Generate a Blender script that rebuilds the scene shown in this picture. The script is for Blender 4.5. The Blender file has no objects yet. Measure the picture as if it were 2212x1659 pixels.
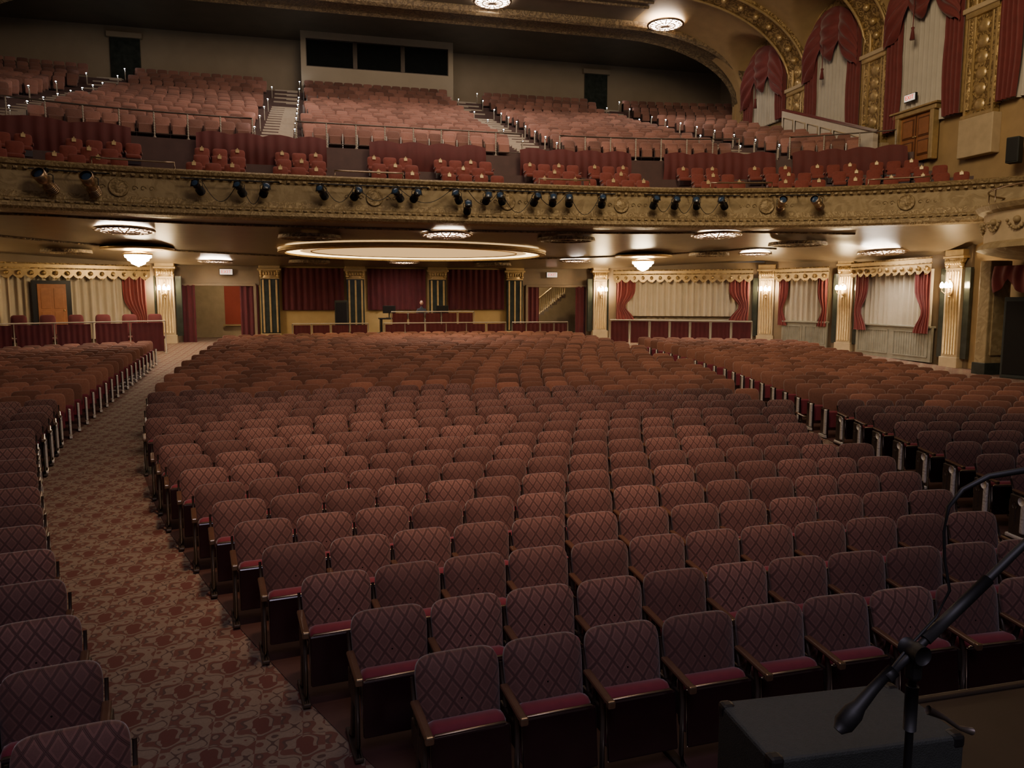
import bpy, bmesh, math, random
from mathutils import Vector, Matrix
random.seed(7)
pi=math.pi
AX=3.9
COL=bpy.context.scene.collection
# ------------------------------------------------------------------ materials
def _n(nt,t,**kw):
    n=nt.nodes.new(t)
    for k,v in kw.items(): setattr(n,k,v)
    return n
def _m(nt,op,a,b=None,c=None):
    n=nt.nodes.new('ShaderNodeMath'); n.operation=op
    for i,x in enumerate((a,b,c)):
        if x is None: continue
        if isinstance(x,(int,float)): n.inputs[i].default_value=x
        else: nt.links.new(x,n.inputs[i])
    return n.outputs[0]
def _mix(nt,f,a,b):
    n=nt.nodes.new('ShaderNodeMix'); n.data_type='RGBA'
    for s,x in ((n.inputs[0],f),(n.inputs[6],a),(n.inputs[7],b)):
        if isinstance(x,(int,float)): s.default_value=x
        elif isinstance(x,tuple): s.default_value=(x[0],x[1],x[2],1)
        else: nt.links.new(x,s)
    return n.outputs[2]
def _base(name,rough,metal,spec=.5):
    m=bpy.data.materials.new(name); m.use_nodes=True; nt=m.node_tree
    b=nt.nodes['Principled BSDF']; b.inputs['Roughness'].default_value=rough
    b.inputs['Metallic'].default_value=metal; b.inputs['Specular IOR Level'].default_value=spec
    return m,nt,b
def mat(name,col,rough=.6,metal=0,var=.35,scale=4,bump=0,bscale=20,sheen=0,em=0,emcol=None,spec=.5,tint=False,coat=0):
    m,nt,b=_base(name,rough,metal,spec)
    tc=_n(nt,'ShaderNodeTexCoord'); no=_n(nt,'ShaderNodeTexNoise'); no.inputs['Scale'].default_value=scale; no.inputs['Detail'].default_value=5
    nt.links.new(tc.outputs['Object'],no.inputs['Vector'])
    c=_mix(nt,no.outputs[0],tuple(x*(1-var) for x in col),tuple(min(1,x*(1+var)) for x in col))
    if tint:
        at=_n(nt,'ShaderNodeAttribute',attribute_name='tint')
        hs=_n(nt,'ShaderNodeHueSaturation'); nt.links.new(c,hs.inputs['Color'])
        nt.links.new(_m(nt,'MULTIPLY_ADD',at.outputs['Fac'],.7,.65),hs.inputs['Value'])
        c=hs.outputs[0]
    nt.links.new(c,b.inputs['Base Color'])
    if sheen: b.inputs['Sheen Weight'].default_value=sheen
    if coat: b.inputs['Coat Weight'].default_value=coat; b.inputs['Coat Roughness'].default_value=.15
    if bump:
        n2=_n(nt,'ShaderNodeTexNoise'); n2.inputs['Scale'].default_value=bscale; n2.inputs['Detail'].default_value=6
        nt.links.new(tc.outputs['Object'],n2.inputs['Vector'])
        bp=_n(nt,'ShaderNodeBump'); bp.inputs['Strength'].default_value=bump; bp.inputs['Distance'].default_value=.03
        nt.links.new(n2.outputs[0],bp.inputs['Height']); nt.links.new(bp.outputs[0],b.inputs['Normal'])
    if em:
        b.inputs['Emission Color'].default_value=(*(emcol or col),1); b.inputs['Emission Strength'].default_value=em
    return m
def mat_fabric(name,fill,fill2,line,s,t):
    m,nt,b=_base(name,.75,0,.3); b.inputs['Sheen Weight'].default_value=.3
    tc=_n(nt,'ShaderNodeTexCoord'); sp=_n(nt,'ShaderNodeSeparateXYZ'); nt.links.new(tc.outputs['Object'],sp.inputs[0])
    xs=_m(nt,'DIVIDE',sp.outputs[0],s); zs=_m(nt,'DIVIDE',sp.outputs[2],t)
    a=_m(nt,'ABSOLUTE',_m(nt,'SINE',_m(nt,'MULTIPLY',_m(nt,'ADD',xs,zs),pi)))
    c=_m(nt,'ABSOLUTE',_m(nt,'SINE',_m(nt,'MULTIPLY',_m(nt,'SUBTRACT',xs,zs),pi)))
    mn=_m(nt,'MINIMUM',a,c)
    l1=_m(nt,'GREATER_THAN',mn,.3)
    l2=_m(nt,'LESS_THAN',_m(nt,'ABSOLUTE',_m(nt,'SUBTRACT',mn,.14)),.05)
    inner=_m(nt,'MULTIPLY',_m(nt,'GREATER_THAN',mn,.62),.35)
    l=_m(nt,'MINIMUM',_m(nt,'ADD',_m(nt,'SUBTRACT',l1,inner),_m(nt,'MULTIPLY',l2,.5)),1.)
    no=_n(nt,'ShaderNodeTexNoise'); no.inputs['Scale'].default_value=120; nt.links.new(tc.outputs['Object'],no.inputs['Vector'])
    oi=_n(nt,'ShaderNodeObjectInfo')
    f=_mix(nt,_m(nt,'POWER',oi.outputs['Random'],.6),fill,fill2)
    f=_mix(nt,_m(nt,'MULTIPLY',no.outputs[0],.5),f,line)
    f=_mix(nt,l,line,f)
    nt.links.new(f,b.inputs['Base Color'])
    bp=_n(nt,'ShaderNodeBump'); bp.inputs['Strength'].default_value=.4; bp.inputs['Distance'].default_value=.003
    nt.links.new(l,bp.inputs['Height']); nt.links.new(bp.outputs[0],b.inputs['Normal'])
    return m
def mat_carpet():
    m,nt,b=_base('carpet',.9,0,.2)
    tc=_n(nt,'ShaderNodeTexCoord'); sp=_n(nt,'ShaderNodeSeparateXYZ'); nt.links.new(tc.outputs['Object'],sp.inputs[0])
    x,y=sp.outputs[0],sp.outputs[1]; k=2*pi/.62
    def S(v,f,p=0): return _m(nt,'SINE',_m(nt,'MULTIPLY_ADD',v,k*f,p))
    U=_m(nt,'ADD',x,y); V=_m(nt,'SUBTRACT',x,y)
    f=_m(nt,'MULTIPLY',S(x,1),S(y,1))
    f=_m(nt,'ADD',f,_m(nt,'MULTIPLY',_m(nt,'MULTIPLY',S(U,1,1.57),S(V,1,1.57)),.8))
    f=_m(nt,'ADD',f,_m(nt,'MULTIPLY',_m(nt,'SIGN',_m(nt,'MULTIPLY',S(x,2.,.6),S(y,2.,.6))),.28))
    f=_m(nt,'ADD',f,_m(nt,'MULTIPLY',_m(nt,'MULTIPLY',S(U,2.),S(V,2.)),.55))
    no=_n(nt,'ShaderNodeTexNoise'); no.inputs['Scale'].default_value=5; nt.links.new(tc.outputs['Object'],no.inputs['Vector'])
    f=_m(nt,'ADD',f,_m(nt,'MULTIPLY_ADD',no.outputs[0],.8,-.4))
    f=_m(nt,'MULTIPLY_ADD',f,.22,.5)
    cr=_n(nt,'ShaderNodeValToRGB'); cr.color_ramp.interpolation='CONSTANT'
    e=cr.color_ramp.elements; e[0].position=0; e[0].color=(.14,.05,.042,1); e[1].position=.28; e[1].color=(.25,.19,.145,1)
    for p,c in ((.385,(.10,.065,.055)),(.415,(.16,.07,.055)),(.53,(.26,.2,.15)),(.66,(.10,.065,.055)),(.69,(.27,.21,.16)),(.8,(.15,.05,.044))):
        q=e.new(p); q.color=(*c,1)
    nt.links.new(f,cr.inputs[0])
    n2=_n(nt,'ShaderNodeTexNoise'); n2.inputs['Scale'].default_value=60; nt.links.new(tc.outputs['Object'],n2.inputs['Vector'])
    nt.links.new(_mix(nt,_m(nt,'MULTIPLY',n2.outputs[0],.5),cr.outputs[0],(.12,.07,.06)),b.inputs['Base Color'])
    return m
def mat_orn(name,hi,lo,rough=.42,metal=.45,sc=3.0,bs=.6):
    """gilded plaster relief"""
    m,nt,b=_base(name,rough,metal)
    tc=_n(nt,'ShaderNodeTexCoord')
    vo=_n(nt,'ShaderNodeTexVoronoi'); vo.feature='SMOOTH_F1'; vo.inputs['Scale'].default_value=sc
    no=_n(nt,'ShaderNodeTexNoise'); no.inputs['Scale'].default_value=sc*1.6; no.inputs['Detail'].default_value=5; no.inputs['Distortion'].default_value=1.6
    nt.links.new(tc.outputs['Object'],vo.inputs['Vector']); nt.links.new(tc.outputs['Object'],no.inputs['Vector'])
    w=_m(nt,'SINE',_m(nt,'MULTIPLY',_m(nt,'ADD',vo.outputs['Distance'],_m(nt,'MULTIPLY',no.outputs[0],.6)),22))
    h=_m(nt,'MULTIPLY_ADD',w,.5,.5)
    h2=_m(nt,'MULTIPLY',h,no.outputs[0])
    c=_mix(nt,_m(nt,'MULTIPLY',h2,1.5),lo,hi); nt.links.new(c,b.inputs['Base Color'])  # low relief is coloured darker, painting shade into the crevices
    bp=_n(nt,'ShaderNodeBump'); bp.inputs['Strength'].default_value=bs; bp.inputs['Distance'].default_value=.05
    nt.links.new(h2,bp.inputs['Height']); nt.links.new(bp.outputs[0],b.inputs['Normal'])
    return m
M={}
M['fab']=mat_fabric('seat_fabric',(.33,.16,.135),(.16,.072,.06),(.060,.026,.024),.105,.135)
M['fabfar']=mat('seat_fabric_far',(.215,.088,.058),.8,0,.3,30,sheen=.3,tint=True,spec=.25)
M['velvet']=mat('red_velvet',(.16,.010,.026),.8,0,.2,20,sheen=.3)
M['pan']=mat('dark_enamel',(.02,.007,.009),.2,0,.3,5,coat=.4)
M['iron']=mat('cast_iron',(.10,.08,.065),.4,.6,.3,10)
M['rim']=mat('worn_brass',(.36,.27,.19),.32,.9,.3,10)
M['wood']=mat('arm_wood',(.11,.055,.033),.3,0,.4,12,coat=.3)
M['panel']=mat('end_panel',(.80,.75,.66),.35,.2,.2,8,bump=.5,bscale=30)
M['loge']=mat('loge_velvet',(.19,.036,.024),.8,0,.3,10,sheen=.3)
M['balc']=mat('balcony_fabric',(.27,.128,.098),.8,0,.25,30,sheen=.4,tint=True,spec=.2)
M['carpet']=mat_carpet()
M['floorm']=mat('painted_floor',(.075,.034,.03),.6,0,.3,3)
M['gold']=mat_orn('gilt_relief',(.60,.43,.19),(.17,.105,.04))
M['goldband']=mat_orn('gilt_band',(.42,.32,.17),(.22,.155,.075),.5,.2,4,.4)
M['goldface']=mat_orn('gilt_parapet',(.39,.30,.165),(.29,.215,.11),.6,.12,1.3,.25)
M['goldp']=mat('gilt',(.52,.38,.18),.4,.55,.3,6,bump=.2)
M['cream']=mat('cream_plaster',(.50,.39,.24),.6,0,.25,3)
M['orange']=mat('ochre_plaster',(.38,.26,.125),.6,0,.2,2)
M['ceil']=mat('ceiling_lacquer',(.20,.155,.105),.34,.05,.2,1.5,bump=.15,bscale=3)
M['ceilm']=mat('ceiling_paint',(.17,.135,.095),.55,0,.25,1)
M['mold']=mat_orn('ceiling_molding',(.30,.22,.12),(.12,.085,.05),.5,.2,3)
M['wall']=mat('wall_paint',(.2,.145,.09),.6,0,.25,2)
M['wallb']=mat('balcony_wall',(.34,.27,.185),.7,0,.15,1)
M['booth']=mat('booth_plaster',(.46,.38,.27),.7,0,.1,1)
M['marble']=mat('dark_marble',(.035,.042,.036),.15,0,.8,3)
M['gmarble']=mat('gray_marble',(.26,.25,.20),.3,0,.4,3)
M['maroon']=mat('maroon_drape',(.085,.008,.014),.85,0,.3,3,sheen=.2)
M['red']=mat('red_drape',(.17,.022,.022),.75,0,.25,3,sheen=.3)
M['burg']=mat('burgundy_drape',(.15,.022,.022),.7,0,.3,3,sheen=.3)
M['raild']=mat('rail_velvet',(.11,.018,.018),.75,0,.25,3,sheen=.2)
M['sheer']=mat('cream_curtain',(.46,.40,.30),.8,0,.15,2)
M['sheerg']=mat('pale_curtain',(.50,.46,.39),.8,0,.15,2)
M['black']=mat('black_metal',(.012,.012,.013),.4,.2,.3,10)
M['micb']=mat('matte_black',(.006,.006,.007),.55,0,.3,10)
M['blackp']=mat('black_plastic',(.03,.034,.031),.7,0,.3,60,bump=.3,bscale=200)
M['steel']=mat('silver_metal',(.5,.46,.4),.3,.9,.2,10)
M['lamplit']=mat('lit_lamp_body',(.40,.29,.19),.3,.8,.3,10)  # warm light caught by the end spotlights, put into their body colour
M['white']=mat('pale_rail',(.40,.35,.28),.5,0,.1,5)
M['wpanel']=mat('white_panel',(.62,.55,.45),.5,0,.1,5)
M['glass']=mat('dark_glass',(.012,.014,.014),.06,0,.3,2)
M['blue']=mat('blue_gel',(.03,.06,.12),.2,0,.2,5)
M['door']=mat('door_wood',(.30,.12,.045),.4,0,.3,6)
M['doord']=mat('door_moulding',(.12,.045,.018),.4,0,.3,6)
M['ochre']=mat('ochre_dado',(.50,.35,.14),.6,0,.15,3)
M['lamp']=mat('lamp_glass',(1,.9,.8),.4,0,.05,3,em=42,emcol=(1,.87,.73))
M['lampw']=mat('lamp_warm',(1,.8,.5),.4,0,.05,3,em=80,emcol=(1,.76,.46))
M['sconl']=mat('sconce_glow',(1,.8,.5),.4,0,.05,3,em=260,emcol=(1,.72,.38))
M['cove']=mat('cove_glow',(1,.75,.4),.4,0,.05,3,em=6.5,emcol=(1,.68,.30))
M['covec']=mat('cove_dome_glow',(.50,.33,.15),.6,0,.1,2,em=.95,emcol=(1,.60,.24))  # glow of the concealed cove lighting painted onto the dome as emission
M['aled']=mat('aisle_bulb',(1,1,1),.4,0,.05,3,em=70,emcol=(.9,.95,1))
M['exit']=mat('exit_face',(.6,.55,.5),.4,0,.05,3,em=.9,emcol=(1,.8,.62))
M['exitr']=mat('exit_red',(.6,.03,.02),.4,0,.05,3,em=1,emcol=(.8,.05,.02))
M['skin']=mat('skin',(.5,.28,.2),.5,0,.1,8)
M['hair']=mat('hair',(.12,.09,.07),.7,0,.3,40)
M['cloth']=mat('dark_shirt',(.02,.025,.04),.8,0,.3,20)
M['stage']=mat('stage_boards',(.030,.020,.014),.45,0,.4,4)
M['stair']=mat('stair_tread',(.42,.35,.27),.6,0,.15,6)
M['redwall']=mat('red_lobby',(.40,.07,.05),.7,0,.15,2)
M['crest']=mat('crest_gold',(.55,.42,.22),.4,.2,.1,8)
# ------------------------------------------------------------------ mesh builder
_bc={}
def bevbox(d,bev,seg=2):
    k=(tuple(round(x,4) for x in d),round(bev,4),seg)
    if k not in _bc:
        bm=bmesh.new(); bmesh.ops.create_cube(bm,size=1)
        for v in bm.verts: v.co=Vector((v.co.x*d[0],v.co.y*d[1],v.co.z*d[2]))
        if bev>0: bmesh.ops.bevel(bm,geom=list(bm.edges),offset=bev,segments=seg,profile=.5,affect='EDGES')
        bm.verts.index_update()
        _bc[k]=([v.co.copy() for v in bm.verts],[[v.index for v in f.verts] for f in bm.faces]); bm.free()
    return _bc[k]
class MB:
    def __init__(s): s.v=[];s.f=[];s.m=[];s.s=[]
    def add(s,vs,fs,m=0,sm=False,X=None):
        o=len(s.v)
        if X is not None: vs=[X@Vector(v) for v in vs]
        s.v+=[tuple(v) for v in vs]; s.f+=[tuple(i+o for i in f) for f in fs]; s.m+=[m]*len(fs); s.s+=[sm]*len(fs)
    def box(s,c,d,m=0,rz=0,bev=0,rx=0,ry=0,sm=False):
        vs,fs=bevbox(d,bev)
        X=Matrix.Translation(c)@Matrix.Rotation(rz,4,'Z')@Matrix.Rotation(ry,4,'Y')@Matrix.Rotation(rx,4,'X')
        s.add(vs,fs,m,sm,X)
    def tube(s,pts,r,n=8,m=0,caps=True,closed=False):
        P=[Vector(p) for p in pts]; N=len(P); vs=[]
        R=r if isinstance(r,(list,tuple)) else [r]*N
        for i,p in enumerate(P):
            if closed: t=P[(i+1)%N]-P[i-1]
            else: t=P[min(i+1,N-1)]-P[max(i-1,0)]
            t.normalize(); u=Vector((0,0,1)) if abs(t.z)<.95 else Vector((0,1,0))
            a=t.cross(u).normalized(); b=t.cross(a)
            for k in range(n):
                q=2*pi*k/n; vs.append(p+a*(R[i]*math.cos(q))+b*(R[i]*math.sin(q)))
        fs=[]
        for i in range(N if closed else N-1):
            j=(i+1)%N
            for k in range(n):
                l=(k+1)%n; fs.append((i*n+k,i*n+l,j*n+l,j*n+k))
        if caps and not closed: fs.append(tuple(range(n))); fs.append(tuple(reversed(range((N-1)*n,N*n))))
        s.add(vs,fs,m,True)
    def cyl(s,a,b,r0,r1=None,n=12,m=0): s.tube([a,b],[r0,r0 if r1 is None else r1],n,m)
    def lathe(s,prof,c=(0,0,0),n=24,m=0,sx=1,sy=1,X=None):
        vs=[];fs=[]
        for r,z in prof:
            for k in range(n):
                q=2*pi*k/n; vs.append((c[0]+r*sx*math.cos(q),c[1]+r*sy*math.sin(q),c[2]+z))
        for i in range(len(prof)-1):
            for k in range(n):
                l=(k+1)%n; fs.append((i*n+k,i*n+l,(i+1)*n+l,(i+1)*n+k))
        s.add(vs,fs,m,True,X)
    def grid(s,rows,m=0,sm=True):
        n=len(rows[0]); vs=[p for r in rows for p in r]; fs=[]
        for i in range(len(rows)-1):
            for k in range(n-1): fs.append((i*n+k,i*n+k+1,(i+1)*n+k+1,(i+1)*n+k))
        s.add(vs,fs,m,sm)
    def sph(s,c,r,m=0,n=12,sz=1,sx=1,sy=1):
        s.lathe([(max(.0005,r*math.sin(pi*i/8)),-r*sz*math.cos(pi*i/8)) for i in range(9)],c,n,m,sx,sy)
    def mesh(s,name,mats):
        me=bpy.data.meshes.new(name); me.from_pydata(s.v,[],s.f)
        for q in mats: me.materials.append(M[q])
        me.polygons.foreach_set('material_index',s.m); me.polygons.foreach_set('use_smooth',s.s); me.update(); return me
    def obj(s,name,mats,parent=None,loc=None,rot=None):
        return link(name,s.mesh(name,mats),parent,loc,rot)
def link(name,data,parent=None,loc=None,rot=None):
    o=bpy.data.objects.new(name,data); COL.objects.link(o)
    if parent: o.parent=parent
    if loc: o.location=loc
    if rot: o.rotation_euler=rot
    return o
def tag(o,label,cat,group=None,kind=None):
    o['label']=label; o['category']=cat
    if group: o['group']=group
    if kind: o['kind']=kind
    return o
def struct(o,label,cat='wall'): return tag(o,label,cat,None,'structure')
_tn=[0]
def trimname():
    _tn[0]+=1; return 'trim_%d'%_tn[0]
def lerp(tab,v):
    if v<=tab[0][0]: a,b=tab[0],tab[1]
    elif v>=tab[-1][0]: return tab[-1][1]
    else:
        for a,b in zip(tab,tab[1:]):
            if a[0]<=v<=b[0]: break
    return a[1]+(b[1]-a[1])*(v-a[0])/(b[0]-a[0])
def fz(v):
    if v<5: return 0.
    if v<33: return .75*(v-5)/28
    return .75+.25*min(1,(v-33)/5.5)
# projection used only to pick which seats are near enough to be modelled singly
F=1640.;YAW=math.radians(14.3);PIT=math.radians(6.4);CH=3.05
def proj(x,y,z):
    Zh=x*math.sin(YAW)+y*math.cos(YAW); X=x*math.cos(YAW)-y*math.sin(YAW); d=z-CH
    Z=Zh*math.cos(PIT)-d*math.sin(PIT); Y=d*math.cos(PIT)+Zh*math.sin(PIT)
    if Z<.1: return (-9999,-9999)
    return (1106+F*X/Z,829-F*Y/Z)
# ------------------------------------------------------------------ camera
cam=bpy.data.cameras.new('camera'); cam.sensor_width=36; cam.lens=F/2212*36; cam.clip_end=200; cam.clip_start=.05
co=link('camera',cam,None,(0,0,CH),(math.radians(90-6.4),0,-YAW)); bpy.context.scene.camera=co
# ------------------------------------------------------------------ floor
CLb=[(4.3,.5),(5.2,.08),(6.0,-.29),(6.75,-.63),(8.2,-1.19),(10.5,-2.03),(13.4,-2.85),(16,-3.3),(18.5,-3.55),(22.6,-3.7),(34,-3.7)]
CRb=[(4.4,6.1),(5.93,6.65),(8.9,7.5),(12.8,8.6),(17,9.75),(20,10.4),(27,11.3),(34,11.5)]
LBb=[(3,-.6),(3.9,-.92),(5.5,-1.6),(7.55,-2.44),(9.95,-3.27),(12.67,-4.17),(16,-4.8),(21.4,-5.2),(32,-5.9)]
RBb=[(5,7.6),(8.5,8.63),(11.5,9.5),(15.2,10.5),(20,11.6),(25.3,12.2),(30,12.7)]
RRb=[(5,15),(14,16.4),(18,16.6),(30,19.6)]
vs=[-4,2,5]+[5+28*i/14 for i in range(1,15)]+[35,38.5,44]
b=MB(); b.grid([[(x,v,fz(v)) for x in (-22,-10,0,10,20,30)] for v in vs],0,False)
struct(b.obj('floor',['carpet']),'patterned rust and tan carpet covering the sloped theater floor','floor')
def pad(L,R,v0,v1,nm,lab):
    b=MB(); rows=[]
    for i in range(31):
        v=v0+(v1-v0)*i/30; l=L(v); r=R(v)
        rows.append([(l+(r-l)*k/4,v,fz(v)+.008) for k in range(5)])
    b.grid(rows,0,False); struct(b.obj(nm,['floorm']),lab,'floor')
Rr=30.
def sag(d): return Rr-math.sqrt(max(1,Rr*Rr-d*d))
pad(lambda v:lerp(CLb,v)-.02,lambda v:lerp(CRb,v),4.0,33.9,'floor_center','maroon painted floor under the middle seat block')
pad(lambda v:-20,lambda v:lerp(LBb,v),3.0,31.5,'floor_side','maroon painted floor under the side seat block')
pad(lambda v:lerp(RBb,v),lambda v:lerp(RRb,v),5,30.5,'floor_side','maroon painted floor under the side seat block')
b=MB(); b.box((3.9,-1.5,.575),(22,7.3,1.15),0)
struct(b.obj('floor_stage',['stage']),'dark stage floor at the front of the house','stage')
b=MB(); b.box((4.6,2.5,.57),(5.2,.69,1.14),0,0,.02); b.box((4.6,2.86,1.08),(5.2,.04,.14),0,0,.01)
struct(b.obj('floor_stage_apron',['stage']),'dark wooden stage apron stepping out toward the seats','stage')
# ------------------------------------------------------------------ seats
def backshape(b,w,h,z0,tilt,seg,rings,thk,m0=0,m1=1,y0=0.,X=None):
    def ring(r,y):
        out=[]
        for k in range(seg):
            q=2*pi*(k+.5)/seg; c,s_=math.cos(q),math.sin(q)
            ex=.34 if s_>0 else .22
            x=w/2*math.copysign(abs(c)**ex,c); z=h/2*math.copysign(abs(s_)**(.40 if s_>0 else .22),s_)
            x*=1-.07*(.5-z/h)
            zz=z0+h/2+z*r
            out.append((x*r,y0+y+(zz-z0)*tilt,zz))
        return out
    prof=[(r,-thk*(1-r**5)) for r in rings]
    vs=[];fs=[];ms=[]
    for r,y in reversed(prof): vs+=ring(max(r,.02),y)
    nf=len(prof)
    vs+=ring(1,.035); vs+=ring(.95,.05); vs+=ring(.02,.055)
    tot=nf+3
    for i in range(tot-1):
        for k in range(seg):
            l=(k+1)%seg; fs.append((i*seg+k,(i+1)*seg+k,(i+1)*seg+l,i*seg+l)); ms.append(m0 if i<nf else m1)
    o=len(b.v); 
    if X is not None: vs=[X@Vector(v) for v in vs]
    b.v+=[tuple(v) for v in vs]; b.f+=[tuple(i+o for i in f) for f in fs]; b.m+=ms; b.s+=[True]*len(fs)
W=.568
b=MB(); backshape(b,.545,.50,.37,.2,40,[1,.985,.95,.85,.6,.3,.02],.055); me_back=b.mesh('backrest',['fab','pan'])
b=MB(); b.box((0,-.115,.365),(.485,.15,.37),0,0,.05,-.12,0,True); me_cush=b.mesh('seat_cushion',['velvet'])
b=MB(); b.box((0,-.205,.325),(.495,.035,.38),0,0,.012,-.12); b.tube([(-.242,-.225,.14),(-.242,-.19,.50),(-.215,-.185,.522),(.215,-.185,.522),(.242,-.19,.50),(.242,-.225,.14)],.008,6,1); me_pan=b.mesh('seat_pan',['pan','rim'])
b=MB(); b.box((0,-.15,.61),(.055,.38,.03),0,0,.013,.08); b.box((0,-.335,.59),(.052,.035,.05),1,0,.01); me_arm=b.mesh('armrest',['wood','rim'])
b=MB()
b.tube([(0,.1,0.01),(0,-.02,.06),(0,-.06,.3),(0,-.1,.5),(0,-.12,.595)],[.022,.02,.017,.017,.02],6,0)
b.tube([(0,-.26,0.01),(0,-.22,.1),(0,-.22,.45),(0,-.18,.595)],[.026,.018,.016,.018],6,0)
b.box((0,-.07,.015),(.06,.42,.03),0,0,.008); b.box((0,-.06,.42),(.02,.3,.16),0,0,.006)
b.tube([(0,.0,.5),(0,.1,.75)],.012,6,0)
me_leg=b.mesh('leg',['iron'])
# aisle standard: dark casting, narrow pale ornamented strip also paints in chrome highlights
b=MB(); b.box((0,-.07,.33),(.03,.24,.5),0,0,.012); b.box((0,-.17,.33),(.05,.07,.42),1,0,.02); b.box((0,-.07,.055),(.05,.32,.05),1,0,.015)
b.tube([(-.026,-.15,.52),(.026,-.15,.52)],.055,14,1); b.box((0,-.04,.34),(.045,.05,.3),0,0,.015); b.tube([(-.02,-.04,.45),(.02,-.04,.45)],.045,12,0)
me_end=b.mesh('end_panel',['iron','panel'])
seats=[]
for k in range(-1,37):
    va=4.50+.793*k
    if k>=0:
        l=lerp(CLb,va-sag(AX-lerp(CLb,va))); r=lerp(CRb,va-sag(lerp(CRb,va)-AX)); n=int((r-l)/W+.3)
        if k>9: l+=((k%2)*.5+random.uniform(-.06,.06))*W*.8
        for i in range(n):
            u=l+W*(i+.5); seats.append([u,va-sag(u-AX),k,'c',i==0,i==n-1])
    if k<35:
        vl=va-.08
        u=lerp(LBb,vl-sag(4.6)); v=vl-sag(AX-u); u=lerp(LBb,v)-W/2; i=0
        while u>-.5*va-1 and u>-16:
            seats.append([u,vl-sag(u-AX),k,'l',False,i==0]); u-=W*math.cos((u-AX)/Rr); i+=1
    if 1<=k<33:
        u=lerp(RBb,va-sag(6)); v=va-sag(u-AX); u=lerp(RBb,v)+W/2; i=0
        while True:
            v=va-sag(u-AX)
            if u>lerp(RRb,v)-.3 or u>1.35*va+2: break
            seats.append([u,v,k,'r',i==0,False]); u+=W*math.cos((u-AX)/Rr); i+=1
near=[];far=[]
for s in seats:
    p=proj(s[0],s[1],fz(s[1])+.85)
    dist=math.hypot(s[0],s[1])
    if -60<p[0]<2280 and p[1]<1690: near.append((dist,s))
    elif -700<p[0]<2900 and dist>4: far.append(s)
near.sort(key=lambda t:t[0])
far+=[s for _,s in near[300:]]; near=[s for _,s in near[:300]]
def srot(u): return -math.asin(max(-.9,min(.9,(u-AX)/Rr)))
for s in near:
    u,v,k,blk,e0,e1=s
    root=link('theater_seat',None,None,(u,v,fz(v)+.012),(0,0,srot(u))); root.empty_display_size=.2
    lab='folding seat with diamond-patterned rust back and tipped-up red velvet cushion'
    if e0 or e1: lab='aisle-end folding seat with rust diamond upholstery and metal standard'
    tag(root,lab,'seat','rows of folding seats on the main floor')
    lean=random.uniform(-.02,.03); tw=random.uniform(-.015,.015)
    link('backrest',me_back,root,None,(lean,0,tw)); link('seat_cushion',me_cush,root,None,(lean*.8,0,0)); link('seat_pan',me_pan,root,None,(lean*.8,0,0))
    for sx,on,e in ((-1,True,e0),(1,e1,e1)):
        if not on: continue
        link('armrest',me_arm,root,(sx*W/2,0,0))
        link('leg',me_leg,root,(sx*W/2,0,0))
        if e and blk!='c': link('end_panel',me_end,root,(sx*(W/2+.02),0,0))
def lowseat(b,X,panel=0,bm=0):
    backshape(b,.54,.50,.37,.2,14,[1,.93,.6,.02],.045,bm,1,0,X)
    b.add(*bevbox((.46,.14,.36),.03,1),2,False,X@Matrix.Translation((0,-.11,.36))@Matrix.Rotation(-.12,4,'X'))
    b.add(*bevbox((.03,.3,.58),0),1,False,X@Matrix.Translation((-W/2,-.08,.3)))
    if panel:
        b.add(*bevbox((.04,.08,.5),.01,1),3,False,X@Matrix.Translation((panel*(W/2+.03),-.17,.33)))
        b.add(*bevbox((.03,.24,.5),.01,1),1,False,X@Matrix.Translation((panel*(W/2+.015),-.07,.33)))
        b.add(*bevbox((.05,.3,.05),0),3,False,X@Matrix.Translation((panel*(W/2+.03),-.08,.03)))
def settint(ob,counts):
    me=ob.data; at=me.attributes.new('tint','FLOAT','POINT'); arr=[0.]*len(me.vertices); o=0
    for c in counts:
        t=random.random(); arr[o:o+c]=[t]*c; o+=c
    at.data.foreach_set('value',arr)
b=MB(); cnt=[]
for s in far:
    o=len(b.v); X=Matrix.Translation((s[0],s[1],fz(s[1])+.012))@Matrix.Rotation(srot(s[0]),4,'Z')
    lowseat(b,X,(-1 if s[4] else 1 if s[5] else 0) if s[3]!='c' else 0); cnt.append(len(b.v)-o)
o=b.obj('theater_seats',['fabfar','pan','velvet','panel']); settint(o,cnt)
tag(o,'many more rust upholstered folding seats filling the distant rows','seats',None,'stuff')
# ------------------------------------------------------------------ balcony geometry
def gg(d): return .002*d*d+3.8e-5*d**4
def gs(d): return .004*d+1.52e-4*d**3
def kf(vb): return max(.12,min(1,1-.045*(vb-27)))
def vcur(vb,d): return vb-kf(vb)*gg(d)
def brot(vb,d): return -math.atan(kf(vb)*gs(d))
V0=27.0
def apos(vb,d,o,z):
    s=kf(vb)*gs(d); L=math.hypot(1,s); return (AX+d+s/L*o,vcur(vb,d)+o/L,z)
prof=[(27.2,6.7),(28.3,6.7),(28.3,7.12),(29.3,7.12),(29.3,7.55),(30.4,7.55),(30.4,8.0),(31.2,8.0),(31.2,8.9)]
mrows=[]
for i in range(15):
    v=31.2+.83*i; z=8.9+.29*i; prof+=[(v,z),(v+.83,z)]; mrows.append((v+.5,z))
z=8.9+.29*15; ve=31.2+.83*15
prof+=[(ve,z),(ve+1.3,z)]; urows=[]
for j in range(4):
    v=ve+1.3+.85*j; zz=z+.5+.42*j; prof+=[(v,zz),(v+.85,zz)]; urows.append((v+.5,zz))
prof+=[(50.3,zz)]
b=MB(); rows=[]
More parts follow.
